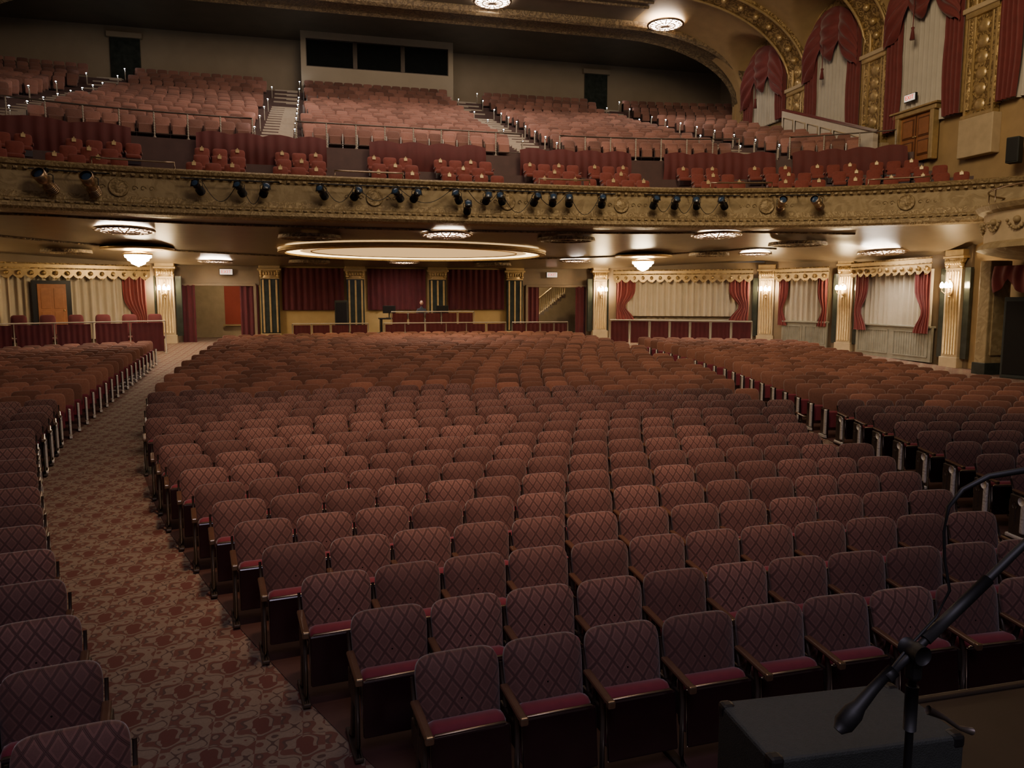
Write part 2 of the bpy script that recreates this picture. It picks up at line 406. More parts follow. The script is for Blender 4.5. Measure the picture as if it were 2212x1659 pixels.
for vb,zp in prof:
    dm=19.7 if vb<41 else 24
    rows.append([(AX+dm*(k/30-1),vcur(vb,dm*(k/30-1)),zp) for k in range(61)])
b.grid(rows,0,False); struct(b.obj('floor_balcony',['floorm']),'dark stepped balcony floor','floor')
aisles=[-1.4,9.2,18.5,-10.7]
b=MB(); cnt=[]
for ri,(vb,zf) in enumerate(mrows+urows):
    d=-23.3+(ri%2)*.25
    while d<23.3:
        u=AX+d; v=vcur(vb,d)
        lim=23.3 if v>41 else 18.2 if d>0 else 18.9
        if abs(d)<lim and all(abs(u-a)>1.16 for a in aisles):
            p=proj(u,v,zf+.85)
            if -150<p[0]<2350:
                o=len(b.v); lowseat(b,Matrix.Translation((u,v,zf))@Matrix.Rotation(brot(vb,d),4,'Z')); cnt.append(len(b.v)-o)
        d+=.57*math.cos(brot(vb,d))
o=b.obj('balcony_seats',['balc','pan','balc']); settint(o,cnt)
tag(o,'hundreds of dusty red upholstered seats rising up the balcony','seats',None,'stuff')
PT=7.15
pp=[(.28,6.6),(.28,PT-.03),(.1,PT),(-.16,PT),(-.24,PT-.06),(-.2,PT-.16),(-.1,PT-.2),(-.07,PT-.27),(-.03,PT-.34),(0,6.25),(-.04,6.06),(-.1,6.02),(-.1,5.95),(-.2,5.9),(-.22,5.78),(-.14,5.7),(.3,5.66)]
b=MB(); D=[-20+39.7*k/100 for k in range(101)]
rows=[[apos(V0,d,o,z) for d in D] for o,z in pp]
for i in range(len(rows)-1): b.grid([rows[i+1],rows[i]],0 if i==8 else 1,True)
d=-19.8
while d<19.5:
    a=brot(V0,d); p=apos(V0,d,-.13,PT-.25); b.box(p,(.1,.07,.07),1,a); p=apos(V0,d,-.17,5.98); b.box(p,(.12,.07,.06),1,a); d+=.26*math.cos(a)
struct(b.obj('wall_balcony_front',['goldface','goldband']),'tan gilded curved balcony front with dentil moldings','balcony front')
for u in (-5.9,-13,16.4,20.6,6.7,2.0,11.0):
    d=u-AX; b=MB(); a=brot(V0,d)
    X=Matrix.Translation(apos(V0,d,-.03,6.5))@Matrix.Rotation(a,4,'Z')@Matrix.Rotation(pi/2,4,'X')
    b.lathe([(.27,-.02),(.29,.03),(.25,.04),(.22,.01),(.18,.01),(.13,.035),(.05,.05),(.001,.05)],(0,0,0),28,0,1,1,X)
    for sx in (-1,1):
        for q in range(3):
            cx=sx*(.45+.24*q)
            b.tube([X@Vector((cx+.09*math.cos(t*.7)*(1-t*.09),.09*math.sin(t*.7)*(1-t*.09),.01)) for t in range(9)],.014,6,0)
    struct(b.obj(trimname(),['goldband']),'round relief medallion with scrolls on the balcony front','medallion')
def vback(d):
    d=abs(d)
    return lerp([(0,38.85),(10.8,38.7),(18.3,34.8),(19.75,30.2),(20,23.5)],d)
def zs(d,v):
    v0=vcur(V0,d)+.25; t=max(0,(v-27.2)/11.5); ts=max(0,(abs(d)-12)/7.8)**1.4*min(1,max(0,(v-v0)/2.5))
    return 5.68-1.05*max(t,ts*.95)
b=MB(); rows=[]
DD=[-19.7+39.4*k/60 for k in range(61)]
for j in range(25):
    t=j/24; r=[]
    for d in DD:
        v0=vcur(V0,d)+.25; v=v0+(max(vback(d),v0+.3)-v0)*t; r.append((AX+d,v,zs(d,v)))
    rows.append(r)
b.grid(rows,0,True); struct(b.obj('ceiling_under_balcony',['ceil']),'glossy brown ceiling beneath the balcony','ceiling')
for off,r in ((1.2,.05),(9.3,.05)):
    b=MB(); pts=[]
    for k in range(61):
        d=-16+32*k/60; v=vcur(V0,d)+off*(1-.02*abs(d)*(off>5)); pts.append((AX+d,v,zs(d,v)-.02))
    b.tube(pts,r,6,0); struct(b.obj(trimname(),['mold']),'plaster molding band on the lower ceiling','molding')
# ------------------------------------------------------------------ ceiling lights
def discmeshes(R):
    g=MB(); g.lathe([(.001,-.12),(R*.5,-.10),(R*.92,-.05)],(0,0,0),36,0)
    f=MB(); f.tube([(R*math.cos(q*pi/24),R*math.sin(q*pi/24),-.03) for q in range(48)],.06,6,0,closed=True)
    f.tube([(R*.55*math.cos(q*pi/24),R*.55*math.sin(q*pi/24),-.12) for q in range(48)],.03,5,0,closed=True)
    for i in range(16):
        q=i*pi/8; f.tube([(R*.1*math.cos(q),R*.1*math.sin(q),-.14),(R*.55*math.cos(q),R*.55*math.sin(q),-.12),(R*.96*math.cos(q),R*.96*math.sin(q),-.06)],.028,5,0)
        q2=q+pi/16; f.tube([(R*.78*math.cos(q),R*.78*math.sin(q),-.10),(R*.9*math.cos(q2),R*.9*math.sin(q2),-.08),(R*.78*math.cos(q+pi/8),R*.78*math.sin(q+pi/8),-.10)],.025,5,0)
    f.sph((0,0,-.14),.1*R,0,10,.5)
    return g.mesh('glass_panel',['lamp']),f.mesh('metal_frame',['rim'])
dm=discmeshes(.95)
def disc(u,v,z,sc=1,tilt=0):
    r=link('ceiling_light',None,None,(u,v,z),(tilt,0,0)); r.scale=(sc,sc,sc)
    tag(r,'round lit glass ceiling light with radiating metal ribs','ceiling light','round glass ceiling lights')
    link('glass_panel',dm[0],r); link('metal_frame',dm[1],r)
sl=-.085
for u,v in ((-6.4,29.2),(4.8,28.8),(15.4,27.6),(21.9,26.0),(-4.4,36.8),(4.0,36.4),(12.1,35.2),(20.0,32.2)):
    s_=.75 if v>32 else .98
    disc(u,v,zs(u-AX,v)-.05,s_,-.0 if v>32 else -.05)
for u,v in ((-.8,38.0),(8.7,38.0),(18.0,38.2)): disc(u,v,17.52 if u<17 else 17.3,.95)
gm=MB(); 
for r in (1.0,.8,.6,.4): gm.tube([(r*math.cos(q*pi/20),r*math.sin(q*pi/20),-.05-.04*(1-r)) for q in range(40)],.045,6,0,closed=True)
for i in range(24):
    q=i*pi/12; gm.tube([(.35*math.cos(q),.35*math.sin(q),-.06),(1.02*math.cos(q),1.02*math.sin(q),-.03)],.02,5,0)
gm.lathe([(1.12,0),(1.15,-.12),(1.0,-.14),(.97,-.03)],(0,0,0),36,0)
gme=gm.mesh('air_grille',['mold'])
for u,v in ((-.2,29.6),(9.6,29.0),(19.0,27.5),(-.3,36.2),(8.3,36.4),(-9.6,34.0),(17.6,32.2)):
    o=link('air_grille',gme,None,(u,v,zs(u-AX,v)-.07)); o.scale=(.8,.8,1) if v>32 else (1,1,1)
    tag(o,'round dark gilded plaster grille set into the lower ceiling','ceiling grille','round ceiling grilles')
def oval(a,bb,dz,n=64): 
    out=[]
    for k in range(n):
        q=2*pi*k/n; x=a*math.cos(q); y=bb*math.sin(q); out.append((x,y,dz+sl*y))
    return out
r=link('oval_cove_light',None,None,(AX+.3,33.0,zs(0,33.0)-.06)); tag(r,'large oval ceiling recess with warm concealed lighting','ceiling light')
def ann(b,a0,b0,z0,a1,b1,z1,m):
    A=oval(a0,b0,z0);B=oval(a1,b1,z1); b.grid([A+[A[0]],B+[B[0]]],m,True)
b=MB(); ann(b,5.75,2.2,.03,5.7,2.15,-.12,0); ann(b,5.7,2.15,-.12,5.45,2.02,-.16,0); ann(b,5.45,2.02,-.16,5.43,2.0,-.10,0); b.tube(oval(5.7,2.15,-.1),.04,6,0,closed=True); b.obj('frame',['goldp'],r)
b=MB(); ann(b,5.43,2.0,-.09,4.85,1.68,-.07,0); b.obj('glowing_cove',['cove'],r)
b=MB(); ann(b,4.85,1.68,-.07,.01,.01,-.04,0); b.tube(oval(4.4,1.5,-.07),.03,6,1,closed=True); b.obj('glowing_center_panel',['covec','goldp'],r)
cb=MB(); cb.lathe([(1.35,0),(1.35,-.05),(1.1,-.08),(.9,-.04),(.5,-.1),(.3,-.06),(.001,-.08)],(0,0,0),36,0); ca=cb.mesh('canopy',['goldp'])
cb=MB(); cb.lathe([(.5,-.2),(.56,-.24),(.5,-.28)],(0,0,0),28,0); cb.cyl((0,0,0),(0,0,-.25),.04,.04,8,0)
for i in range(8):
    q=i*pi/4; cb.tube([(.05*math.cos(q),.05*math.sin(q),-.12),(.5*math.cos(q),.5*math.sin(q),-.24)],.015,5,0)
cb.sph((0,0,-.74),.05,0); cr_=cb.mesh('brass_ring',['goldp'])
cb=MB(); cb.lathe([(.5,-.26),(.49,-.37),(.41,-.41),(.39,-.49),(.28,-.54),(.25,-.62),(.1,-.69),(.001,-.71)],(0,0,0),28,0); cg=cb.mesh('crystal_bowl',['lampw'])
for u,v in ((-6.9,33.5),(14.9,33.5)):
    r=link('chandelier',None,None,(u,v,zs(u-AX,v)-.04)); tag(r,'tiered crystal bowl chandelier under a gilt ceiling rosette','chandelier','crystal chandeliers')
    link('canopy',ca,r); link('brass_ring',cr_,r); link('crystal_bowl',cg,r)
# ------------------------------------------------------------------ orchestra rear & side walls
def wallseg(nm,p0,p1,z0,z1,m,lab,th=.2):
    p0=Vector(p0);p1=Vector(p1);c=(p0+p1)/2; d=p1-p0; b=MB()
    b.box((0,0,0),(d.length,th,z1-z0),0); o=b.obj(nm,[m],None,(c.x,c.y,(z0+z1)/2),(0,0,math.atan2(d.y,d.x))); struct(o,lab); return o
wallseg('wall_back',(AX-6.7,39.05),(AX+6.7,39.05),.9,4.75,'ochre','ochre rear wall behind the sound desk')
for s in (-1,1):
    wallseg('wall_side',(AX+s*10.2,38.95),(AX+s*18.4,34.75),.6,4.9,'wall','brown rear corner wall')
    wallseg('wall_side',(AX+s*18.35,34.8),(AX+s*19.85,30.1),.5,5.2,'wall','brown angled side wall')
    wallseg('wall_side',(AX+s*19.85,30.2),(AX+s*19.4,23),.3,5.75,'wall','brown side wall')
    wallseg('wall_side',(AX+s*19.5,23.1),(AX+s*19.5,2),0,5.75,'orange','side wall beside the boxes')
    wallseg('wall_lintel',(AX+s*6.6,39.0),(AX+s*10.4,39.0),3.7,4.8,'wall','dark wall above the doorway')
wallseg('wall_lobby',(AX-14,43.5),(AX+14,43.5),.9,5,'cream','cream lobby wall behind the doorways')
b=MB(); b.box((AX,41.5,5.0),(28,5,.1)); struct(b.obj('ceiling_lobby',['ceilm']),'lobby ceiling','ceiling')
b=MB(); b.box((-4.0,43.3,2.8),(1.6,.08,2.2),0); b.box((-4.0,43.25,1.65),(1.8,.08,.08),1)
tag(b.obj('wall_panel',['redwall','goldp']),'red fabric panel on the lobby wall behind the doorway','wall panel')
for x in (-4.6,12.0):  # lamps added to brighten the dark lobby behind the doorways
    r=link('lobby_fill_lamp',None,None,(x,41.0,4.95)); tag(r,'added round lobby lamp brightening the view through the doorway','ceiling light','added lobby fill lamps')
    b=MB(); b.lathe([(.3,0),(.3,-.06),(.26,-.08)],(0,0,0),20,0); b.obj('rim',['goldp'],r)
    b=MB(); b.lathe([(.26,-.07),(.2,-.13),(.001,-.17)],(0,0,0),20,0); b.obj('globe',['lampw'],r)
def pleat(b,P0,P1,z0,z1,amp=.06,per=.22,m=0,shape=None,nz=6,topfn=None,botfn=None):
    P0=Vector(P0);P1=Vector(P1);d=P1-P0;L=d.length;d.normalize();n=Vector((-d.y,d.x)); N=max(6,int(L/per*6))
    rows=[]
    for j in range(nz+1):
        h=j/nz; r=[]
        for i in range(N+1):
            t=i/N; tt=t
            if shape: tt=shape(t,h)
            zt=topfn(tt) if topfn else z1; zb=botfn(tt) if botfn else z0
            z=zb+(zt-zb)*h
            a=amp*(math.sin(2*pi*t*L/per)+.35*math.sin(2*pi*t*L/per*.37+1.3))
            p=P0+d*(tt*L)+n*a; r.append((p.x,p.y,z))
        rows.append(r)
    b.grid(rows,m,True)
def tied(side):
    def f(t,h):
        w=1-.5*math.exp(-((h-.33)/.2)**2)
        return t*w if side<0 else 1-(1-t)*w
    return f
for i,(a,c) in enumerate(((-5.55,-2.6),(-1.45,1.45),(2.6,5.55))):
    b=MB(); pleat(b,(AX+a,38.8),(AX+c,38.8),2.5,4.55,.05,.3)
    tag(b.obj('wall_drape',['maroon']),'dark maroon pleated drape filling a rear wall bay','curtain','maroon drapes along the rear wall')
def pilaster(x,y,rz,z0,z1,w,dark,lab):
    b=MB(); h=z1-z0
    b.box((0,0,.2),(w*1.15,.32,.4),0,0,.02)
    b.box((0,0,.4+(h-1.1)/2),(w,.22,h-1.1),2 if dark else 0,0,.01)
    if dark:
        for sx in (-.33,0,.33): b.box((sx*w*1.1,-.12,.4+(h-1.1)/2),(w*.1,.05,h-1.2),0,0,.01)
    else:
        for q in range(-2,3): b.tube([(q*w*.17,-.12,.5),(q*w*.17,-.12,h-.8)],w*.055,6,1)
        for sx in (-1,1): b.box((sx*w*.75,.04,.35+(h-1.)/2),(w*.36,.14,h-1.),2,0,.01)
    b.box((0,0,h-.68),(w*1.05,.26,.06),1,0,.01)
    b.lathe([(w*.5,h-.65),(w*.46,h-.5),(w*.62,h-.32),(w*.55,h-.3)],(0,0,0),16,1,1,.35)
    for sx in (-1,1):
        for zz in (.56,.42,.34): b.sph((sx*w*.45,-.1,h-zz),.09,1,8)
    for q in range(-3,4): b.sph((q*w*.15,-.16,h-.45),.06,1,8,1.6)
    b.box((0,0,h-.26),(w*1.3,.36,.1),1,0,.02); b.box((0,0,h-.1),(w*1.15,.3,.24),1,0,.02)
    o=b.obj(trimname(),['cream' if not dark else 'goldp','goldp','marble'],None,(x,y,z0),(0,0,rz)); struct(o,lab,'pilaster')
for d in (-6.1,-2.05,2.05,6.1): pilaster(AX+d,38.75,0,.98,4.72,.85,True,'dark marble pilaster with gilt strips and capital on the rear wall')
cols=[(AX-10.7,38.35,.0),(AX+10.7,38.35,.0),(AX+18.2,34.4,-.75),(AX+19.55,30.1,-1.3),(AX+19.2,23.6,-1.57),(AX-18.2,34.4,.75)]
for x,y,rz in cols: pilaster(x,y,rz,fz(y)-.02,4.75 if y>30.5 else 4.85,.74,False,'fluted cream and gilt column with leafy capital between dark marble strips')
for s in (-1,1):
    for a,c,y in ((6.65,7.5,38.9),(9.5,10.1,38.8)):
        b=MB(); pleat(b,(AX+s*a,y),(AX+s*c,y),.95,3.7,.06,.25)
        tag(b.obj('door_drape',['maroon']),'maroon drape hanging at the side of a rear doorway','curtain','doorway drapes')
    b=MB()
    for sx in (-1,1): b.box((AX+s*8.5+sx*1.7,38.95,2.3),(.14,.3,2.8),0,0,.02)
    b.box((AX+s*8.5,38.95,3.72),(3.5,.3,.12),0,0,.02); struct(b.obj('door_1' if s<0 else 'door_2',['wall']),'open rear doorway with dark frame','door')
b=MB()
for i in range(12): b.box((AX+7.0+.24*i,42.3-.04*i,1.1+.19*i),(.26,1.1,.2),0)
b.tube([(AX+6.9+.24*i,41.7-.04*i+.002*i*i,2.0+.19*i) for i in range(13)],.045,8,1)
b.tube([(AX+6.9+.24*i,41.7-.04*i+.002*i*i,1.1+.19*i) for i in range(13)],.06,8,0)
for i in range(26): b.tube([(AX+6.95+.11*i,41.7-.018*i,1.15+.087*i),(AX+6.95+.11*i,41.7-.018*i,2.0+.087*i)],.02,6,1)
tag(b.obj('lobby_staircase',['stair','goldp']),'lobby staircase with ornate balustrade seen through the doorway','staircase')
def text_mesh(s,size):
    c=bpy.data.curves.new('t','FONT'); c.body=s; c.size=size; c.align_x='CENTER'; c.align_y='CENTER'; c.extrude=.006
    o=bpy.data.objects.new('t',c); COL.objects.link(o); dg=bpy.context.evaluated_depsgraph_get(); dg.update()
    me=bpy.data.meshes.new_from_object(o.evaluated_get(dg)); bpy.data.objects.remove(o); return me
tm=text_mesh('EXIT',.22); tm.materials.clear(); tm.materials.append(M['exitr'])
for x,y,z in ((-4.15,38.6,4.32),(12.0,38.6,4.3),(23.1,26.4,11.0)):
    rz=0 if y>30 else -pi/2
    r=link('exit_sign',None,None,(x,y,z),(0,0,rz)); tag(r,'small lit exit sign with red letters','exit sign','lit exit signs')
    b=MB(); b.box((0,0,0),(.62,.1,.30),0,0,.015); b.obj('housing',['black'],r)
    b=MB(); b.box((0,-.055,0),(.56,.01,.25),0); b.obj('lit_face',['exit'],r)
    t=link('lettering',tm,r,(0,-.068,0),(pi/2,0,0))
def bay(p0,p1,z0,z1,cm,drapes,name='cream pleated curtain across a wall bay'):
    P0=Vector(p0);P1=Vector(p1);d=(P1-P0); L=d.length; d.normalize()
    b=MB(); pleat(b,P0+d*.1,P1-d*.1,z0,z1,.08,.30); tag(b.obj('bay_curtain',[cm]),name,'curtain','cream curtains on the side walls')
    n=Vector((-d.y,d.x)); 
    if n.dot(Vector((AX,20))-P0)<0: n=-n
    n=n*.2
    w=min(1.0,L*.2)
    for e in drapes:
        b=MB()
        if e<0: pleat(b,P0+n,P0+d*w+n,z0-.2,z1-.0,.05,.16,0,tied(-1),14)
        else: pleat(b,P1-d*w+n,P1+n,z0-.2,z1-.0,.05,.16,0,tied(1),14)
        tag(b.obj('side_drape',['red']),'crimson drape gathered back with a tie','curtain','crimson tied drapes')
    b=MB(); q0=P0+n*1.7-d*.15; N=int(L/.07); rows=[[],[],[]]
    ns=max(1,int(L/.42))
    for i in range(N+1):
        t=i/N; p=q0+d*((L+.3)*t); sc=abs(math.sin(pi*t*ns)); 
        rows[0].append((p.x,p.y,z1-.05-.16*sc)); rows[1].append((p.x,p.y,z1+.2)); rows[2].append((p.x,p.y,z1+.42))
    b.grid(rows,0,False)
    for e in (z1+.42,z1+.22): 
        a=q0; c=q0+d*(L+.3); b.tube([(a.x,a.y,e),(c.x,c.y,e)],.035,6,1)
    for i in range(ns):
        p=q0+d*((L+.3)*(i+.5)/ns)+n*.3; b.sph((p.x,p.y,z1+.03),.09,1,8,1.1); b.sph((p.x,p.y,z1-.2),.035,1,8)
    tag(b.obj('valance',['goldp','gold']),'gilded scalloped valance with tassels above the curtains','valance','gilded valances')
for s in (1,-1):
    segs=[((AX+s*11.5,37.95),(AX+s*17.5,34.9),2.15,4.1),((AX+s*18.5,33.6),(AX+s*19.35,31.0),1.95,4.1),((AX+s*19.5,29.2),(AX+s*19.15,24.5),1.9,4.2)]
    for i,(p0,p1,z0,z1) in enumerate(segs):
        if s<0 and i>0: continue
        if s>0: bay(p0,p1,z0,z1,'sheer',(-1,1))
        else: bay(p1,p0,1.3,z1,'sheer',(1,))
for p0,p1 in (((AX+18.5,33.4),(AX+19.3,31.0)),((AX+19.5,29.2),(AX+19.15,24.5)),((AX+11.5,38.1),(AX+17.5,35.05))):
    P0=Vector(p0);P1=Vector(p1);d=P1-P0;L=d.length;c=(P0+P1)/2; b=MB()
    z0=fz(c.y); h=1.95-z0
    b.box((0,0,h/2),(L,.1,h),0); b.box((0,-.0,h),(L,.3,.08),0,0,.02)
    for q in (-.25,.25):
        for zz in (.2,h-.2): b.box((q*L,-.0,zz),(L*.42,.16,.05),1)
        for xx in (-.21,.21): b.box((q*L+xx*L,0,h/2),(.05,.16,h-.4),1)
        for k in range(14): b.box((q*L+(k/13-.5)*L*.4,0,h/2),(.02,.13,h-.45),0)
    struct(b.obj(trimname(),['gmarble','gmarble'],None,(c.x,c.y,z0),(0,0,math.atan2(d.y,d.x))),'pale marble dado with grille panels under the curtain','wall panel')
P0=Vector((AX-11.5,37.95));P1=Vector((AX-17.5,34.9)); dd=(P1-P0).normalized(); c=P0+dd*3.75; c=c+Vector((.1,-.25))
b=MB(); b.box((0,0,1.15),(1.45,.12,2.3),1,0,.01); b.box((0,-.05,1.1),(1.05,.1,2.1),0,0,.01)
for q in (-.24,.24):
    for zz,hh in ((.6,.8),(1.55,.85)): b.box((q,-.1,zz),(.36,.03,hh),0,0,.012)
b.sph((.42,-.13,1.05),.04,2,8)
struct(b.obj('door_3',['door','black','goldp'],None,(c.x,c.y,fz(c.y)-.02+.65),(0,0,math.atan2(-dd.y,-dd.x))),'brown wooden panelled door in a black frame','door')
# ------------------------------------------------------------------ sconces
sb=MB(); sb.lathe([(.001,-.03),(.16,-.03),(.2,0),(.16,.03),(.001,.03)],(0,0,0),16,0,.6,1.4,Matrix.Rotation(pi/2,4,'X')); 
for zz,r in ((-.3,.05),(.32,.06)): sb.sph((0,-.04,zz),r,0,8)
s_plate=sb.mesh('backplate',['goldp'])
sb=MB()
for x in (-.2,0,.2): sb.tube([(0,-.03,-.1),(x*.6,-.14,-.17),(x,-.2,-.08),(x,-.2,.0)],.014,6,0); sb.lathe([(.02,0),(.05,.02),(.045,.04)],(x,-.2,0),10,0)
s_arm=sb.mesh('arm',['goldp'])
sb=MB()
for x in (-.2,0,.2): sb.lathe([(.04,.03),(.07,.08),(.06,.18),(.02,.25),(.001,.26)],(x,-.2,.0),12,0)
s_sh=sb.mesh('glass_shade',['sconl'])
for x,y,rz in cols:
    r=link('wall_sconce',None,None,(x+math.sin(rz)*.22,y-math.cos(rz)*.22,3.42),(0,0,rz)); tag(r,'three-light gilt wall sconce glowing on a column','wall sconce','gilt wall sconces')
    link('backplate',s_plate,r); link('arm',s_arm,r); link('glass_shade',s_sh,r)
# ------------------------------------------------------------------ railings
def railing(pts,h,npost,lab,mrail,mpost,panel=None,twist=False,r=.022,cat='railing',mids=(),group=None):
    P=[Vector(p) for p in pts]; cum=[0]
    for a,c in zip(P,P[1:]): cum.append(cum[-1]+(c-a).length)
    def at(s):
        for i in range(len(P)-1):
            if s<=cum[i+1]+1e-6: return P[i]+(P[i+1]-P[i])*((s-cum[i])/(cum[i+1]-cum[i]))
        return P[-1]
    root=link('railing',None,None,tuple(P[0])); tag(root,lab,cat,group)
    O=P[0]; b=MB(); b.tube([p-O+Vector((0,0,h)) for p in P],r*1.2,8,0)
    for mz in mids: b.tube([p-O+Vector((0,0,mz)) for p in P],r*.7,6,0)
    b.obj('handrail',[mrail],root)
    pb=MB()
    if twist:
        for k in range(10): pb.lathe([(r*.8,h*k/10),(r*1.5,h*(k+.5)/10),(r*.8,h*(k+1)/10)],(0,0,0),8,0)
    else: pb.cyl((0,0,0),(0,0,h),r,r,8,0)
    pb.cyl((0,0,0),(0,0,.03),r*2.5,r*2.5,8,0)
    pm=pb.mesh('post',[mpost])
    for i in range(npost):
        link('post',pm,root,tuple(at(cum[-1]*i/(npost-1))-O))
    if panel:
        for i in range(npost-1):
            a=at(cum[-1]*i/(npost-1))-O; c=at(cum[-1]*(i+1)/(npost-1))-O; b=MB(); dv=c-a
            q0=a+dv*.06;q1=a+dv*.94
            pleat(b,(q0.x,q0.y),(q1.x,q1.y),a.z+.12,a.z+h-.06,.012,.2)
            b.obj('fabric_panel',[panel],root)
    return root
def arc(vb,z,u0,u1,n=24): return [(u0+(u1-u0)*i/n,vcur(vb,u0+(u1-u0)*i/n-AX),z) for i in range(n+1)]
for u0,u1 in ((-13,-2.2),(-.6,8.4),(10.0,17.6),(19.5,22.8)):
    railing(arc(31.25,8.9,u0,u1),.92,max(4,int((u1-u0)/.95)),'thin brass railing with twisted pale posts along the balcony cross aisle','iron','white',None,True,.024,group='balcony railings',mids=(.15,))
for u0,u1 in ((-9.8,-2.2),(-.6,8.4),(10.0,17.6),(19.5,26)):
    railing(arc(ve+1.2,z,u0,u1),.95,max(4,int((u1-u0)/.62)),'thin railing with pale spindles near the balcony rear','iron','panel',None,True,.03,group='balcony railings')
for u0,u1 in ((-13.5,-6.2),(-4.1,.5),(2.1,6.7),(8.1,12.8),(14.2,18.6),(19.2,22.7)):
    b=MB(); n=int((u1-u0)/.25)*4; rows=[]
    for j in range(6):
        h=j/5; r=[]
        for i in range(n+1):
            u=u0+(u1-u0)*i/n; t=i/n; sw=.1*abs(math.sin(pi*t*4)); v=vcur(30.55,u-AX)
            r.append((u,v+.028*math.sin(u*17+.8*math.sin(u*3))*(1-h*.5)-.08*math.sin(pi*h),8.02+(1.02)*h+sw*h))
        rows.append(r)
    b.grid(rows,0,True); tag(b.obj('rail_drape',['raild']),'dark red fabric draped along the rail behind the balcony boxes','drape','red rail drapes')
b=MB(); backshape(b,.52,.56,.33,.16,20,[1,.96,.8,.4,.02],.05); lm_b=b.mesh('backrest',['loge','pan'])
b=MB(); b.box((0,-.22,.36),(.48,.42,.15),0,0,.05,0,0,True); b.box((0,-.2,.2),(.46,.4,.2),1); b.box((-.25,-.15,.52),(.05,.4,.07),0,0,.02); b.box((.25,-.15,.52),(.05,.4,.07),0,0,.02); lm_c=b.mesh('seat_cushion',['loge','pan'])
b=MB(); 
b.box((0,0,.0),(.13,.015,.10),0,0,.006); b.box((0,0,.06),(.06,.015,.06),0,0,.006); b.sph((0,0,.1),.022,0,8); b.sph((-.05,0,.055),.018,0,8); b.sph((.05,0,.055),.018,0,8)
lm_e=b.mesh('gold_crest',['crest'])
gr=[(-10.6,-8.9),(-8.1,-5.95),(-4.15,-2.1),(-1.4,.5),(1.95,4.0),(4.5,6.7),(8.1,10.3),(10.8,12.9),(14.5,16.6),(17.3,19.0),(19.5,21.0),(21.3,22.8)]
for g0,g1 in gr:
    for j,(vb,zf) in enumerate(((28.0,6.7),(29.0,7.12),(30.05,7.55))):
        u=g0+.29+(.1 if j%2 else 0); i=0
        while u<g1-.1:
            d=u-AX; v=vcur(vb,d)
            r=link('box_chair',None,None,(u,v,zf),(0,0,brot(vb,d)))
            tag(r,'dark red velvet box seat with gold crest' if (i+j)%2==0 else 'dark red velvet box seat','chair','velvet box seats at the balcony front')
            link('backrest',lm_b,r); link('seat_cushion',lm_c,r)
            if (i+j)%2==0: link('gold_crest',lm_e,r,(.0,.01,.82),(-.16,0,0))
            u+=.6*math.cos(brot(vb,d)); i+=1
for u0,u1 in ((-6.6,-4.3),(.7,3.0),(7.9,9.8),(14.4,16.6),(19.6,21.2)):
    b=MB(); p=arc(27.05,PT,u0,u1,8); up=[(x,y,zz+.22) for x,y,zz in p]; b.tube([p[0]]+up+[p[-1]],.03,8,0)
    tag(b.obj('guard_bar',['rim']),'low brass guard bar on top of the balcony front','guard rail','brass guard bars')
for a in aisles:
    for grp in (mrows,urows):
        b=MB()
        for vb,zf in grp:
            y=vcur(vb-.5,a-AX)
            for h in range(2): b.box((a,y+.2+.41*h,zf+.01+.07*h),(1.25,.4,.14),0,0,.012)
        tag(b.obj('aisle_steps',['stair']),'pale worn steps climbing between balcony seat blocks','stairs','balcony aisle steps')
pb=MB(); pb.cyl((0,0,0),(0,0,.6),.022,.022,8,0); pb.box((0,-.02,.32),(.035,.12,.4),0,0,.012); pm=pb.mesh('post',['white'])
pb=MB(); pb.sph((0,-.10,.64),.042,0,8); bm_=pb.mesh('bulb',['aled'])
pb=MB(); pb.lathe([(.02,.59),(.06,.63),(.07,.65)],(0,-.09,0),10,0); pc=pb.mesh('cup',['steel'])
for a in aisles:
    for e in (-.74,.74):
        for q,(vb,zf) in enumerate(mrows+urows):
            if q%2: continue
            if e<0 and q%4: continue
            u=a+e; r=link('aisle_light',None,None,(u,vcur(vb,u-AX)-.15,zf)); tag(r,'pale seat-end post with a small glowing white aisle lamp','aisle light','balcony aisle lights')
            link('post',pm,r); link('bulb',bm_,r); link('cup',pc,r)
# ------------------------------------------------------------------ balcony rear: wall, booth
wallseg('wall_balcony_back',(AX-25,50.3),(AX+25,50.3),10,19,'wallb','tan rear wall of the balcony')
wallseg('wall_balcony_side',(AX+24.2,50.3),(AX+24.2,40.5),10,19,'wallb','tan side wall at the rear of the balcony')
wallseg('wall_balcony_side',(AX-24.2,50.3),(AX-24.2,40.5),10,19,'wallb','tan side wall at the rear of the balcony')
for u in (-10.4,18.6):
    b=MB(); b.box((u,50.1,16.5),(1.6,.2,3.6),0,0,.02); b.box((u,50.0,18.2),(1.9,.3,.3),1,0,.02); struct(b.obj(trimname(),['marble','wallb']),'dark pilaster on the rear balcony wall','pilaster')
b=MB(); cx=4.0
zb0,zb1,w0,w1=14.7,18.75,16.75,18.35
b.box((cx,49.2,(zb0+w0)/2),(9.1,1.8,w0-zb0),0); b.box((cx,49.2,(w1+zb1)/2),(9.1,1.8,zb1-w1),0)
for x,w in ((-4.4,.3),(4.4,.3),(-1.4,.16),(1.45,.16)): b.box((cx+x,49.2,(w0+w1)/2),(w,1.8,w1-w0),1 if w<.2 else 0)
struct(b.obj('wall_booth',['booth','iron']),'pale projection booth at the top of the balcony','booth')
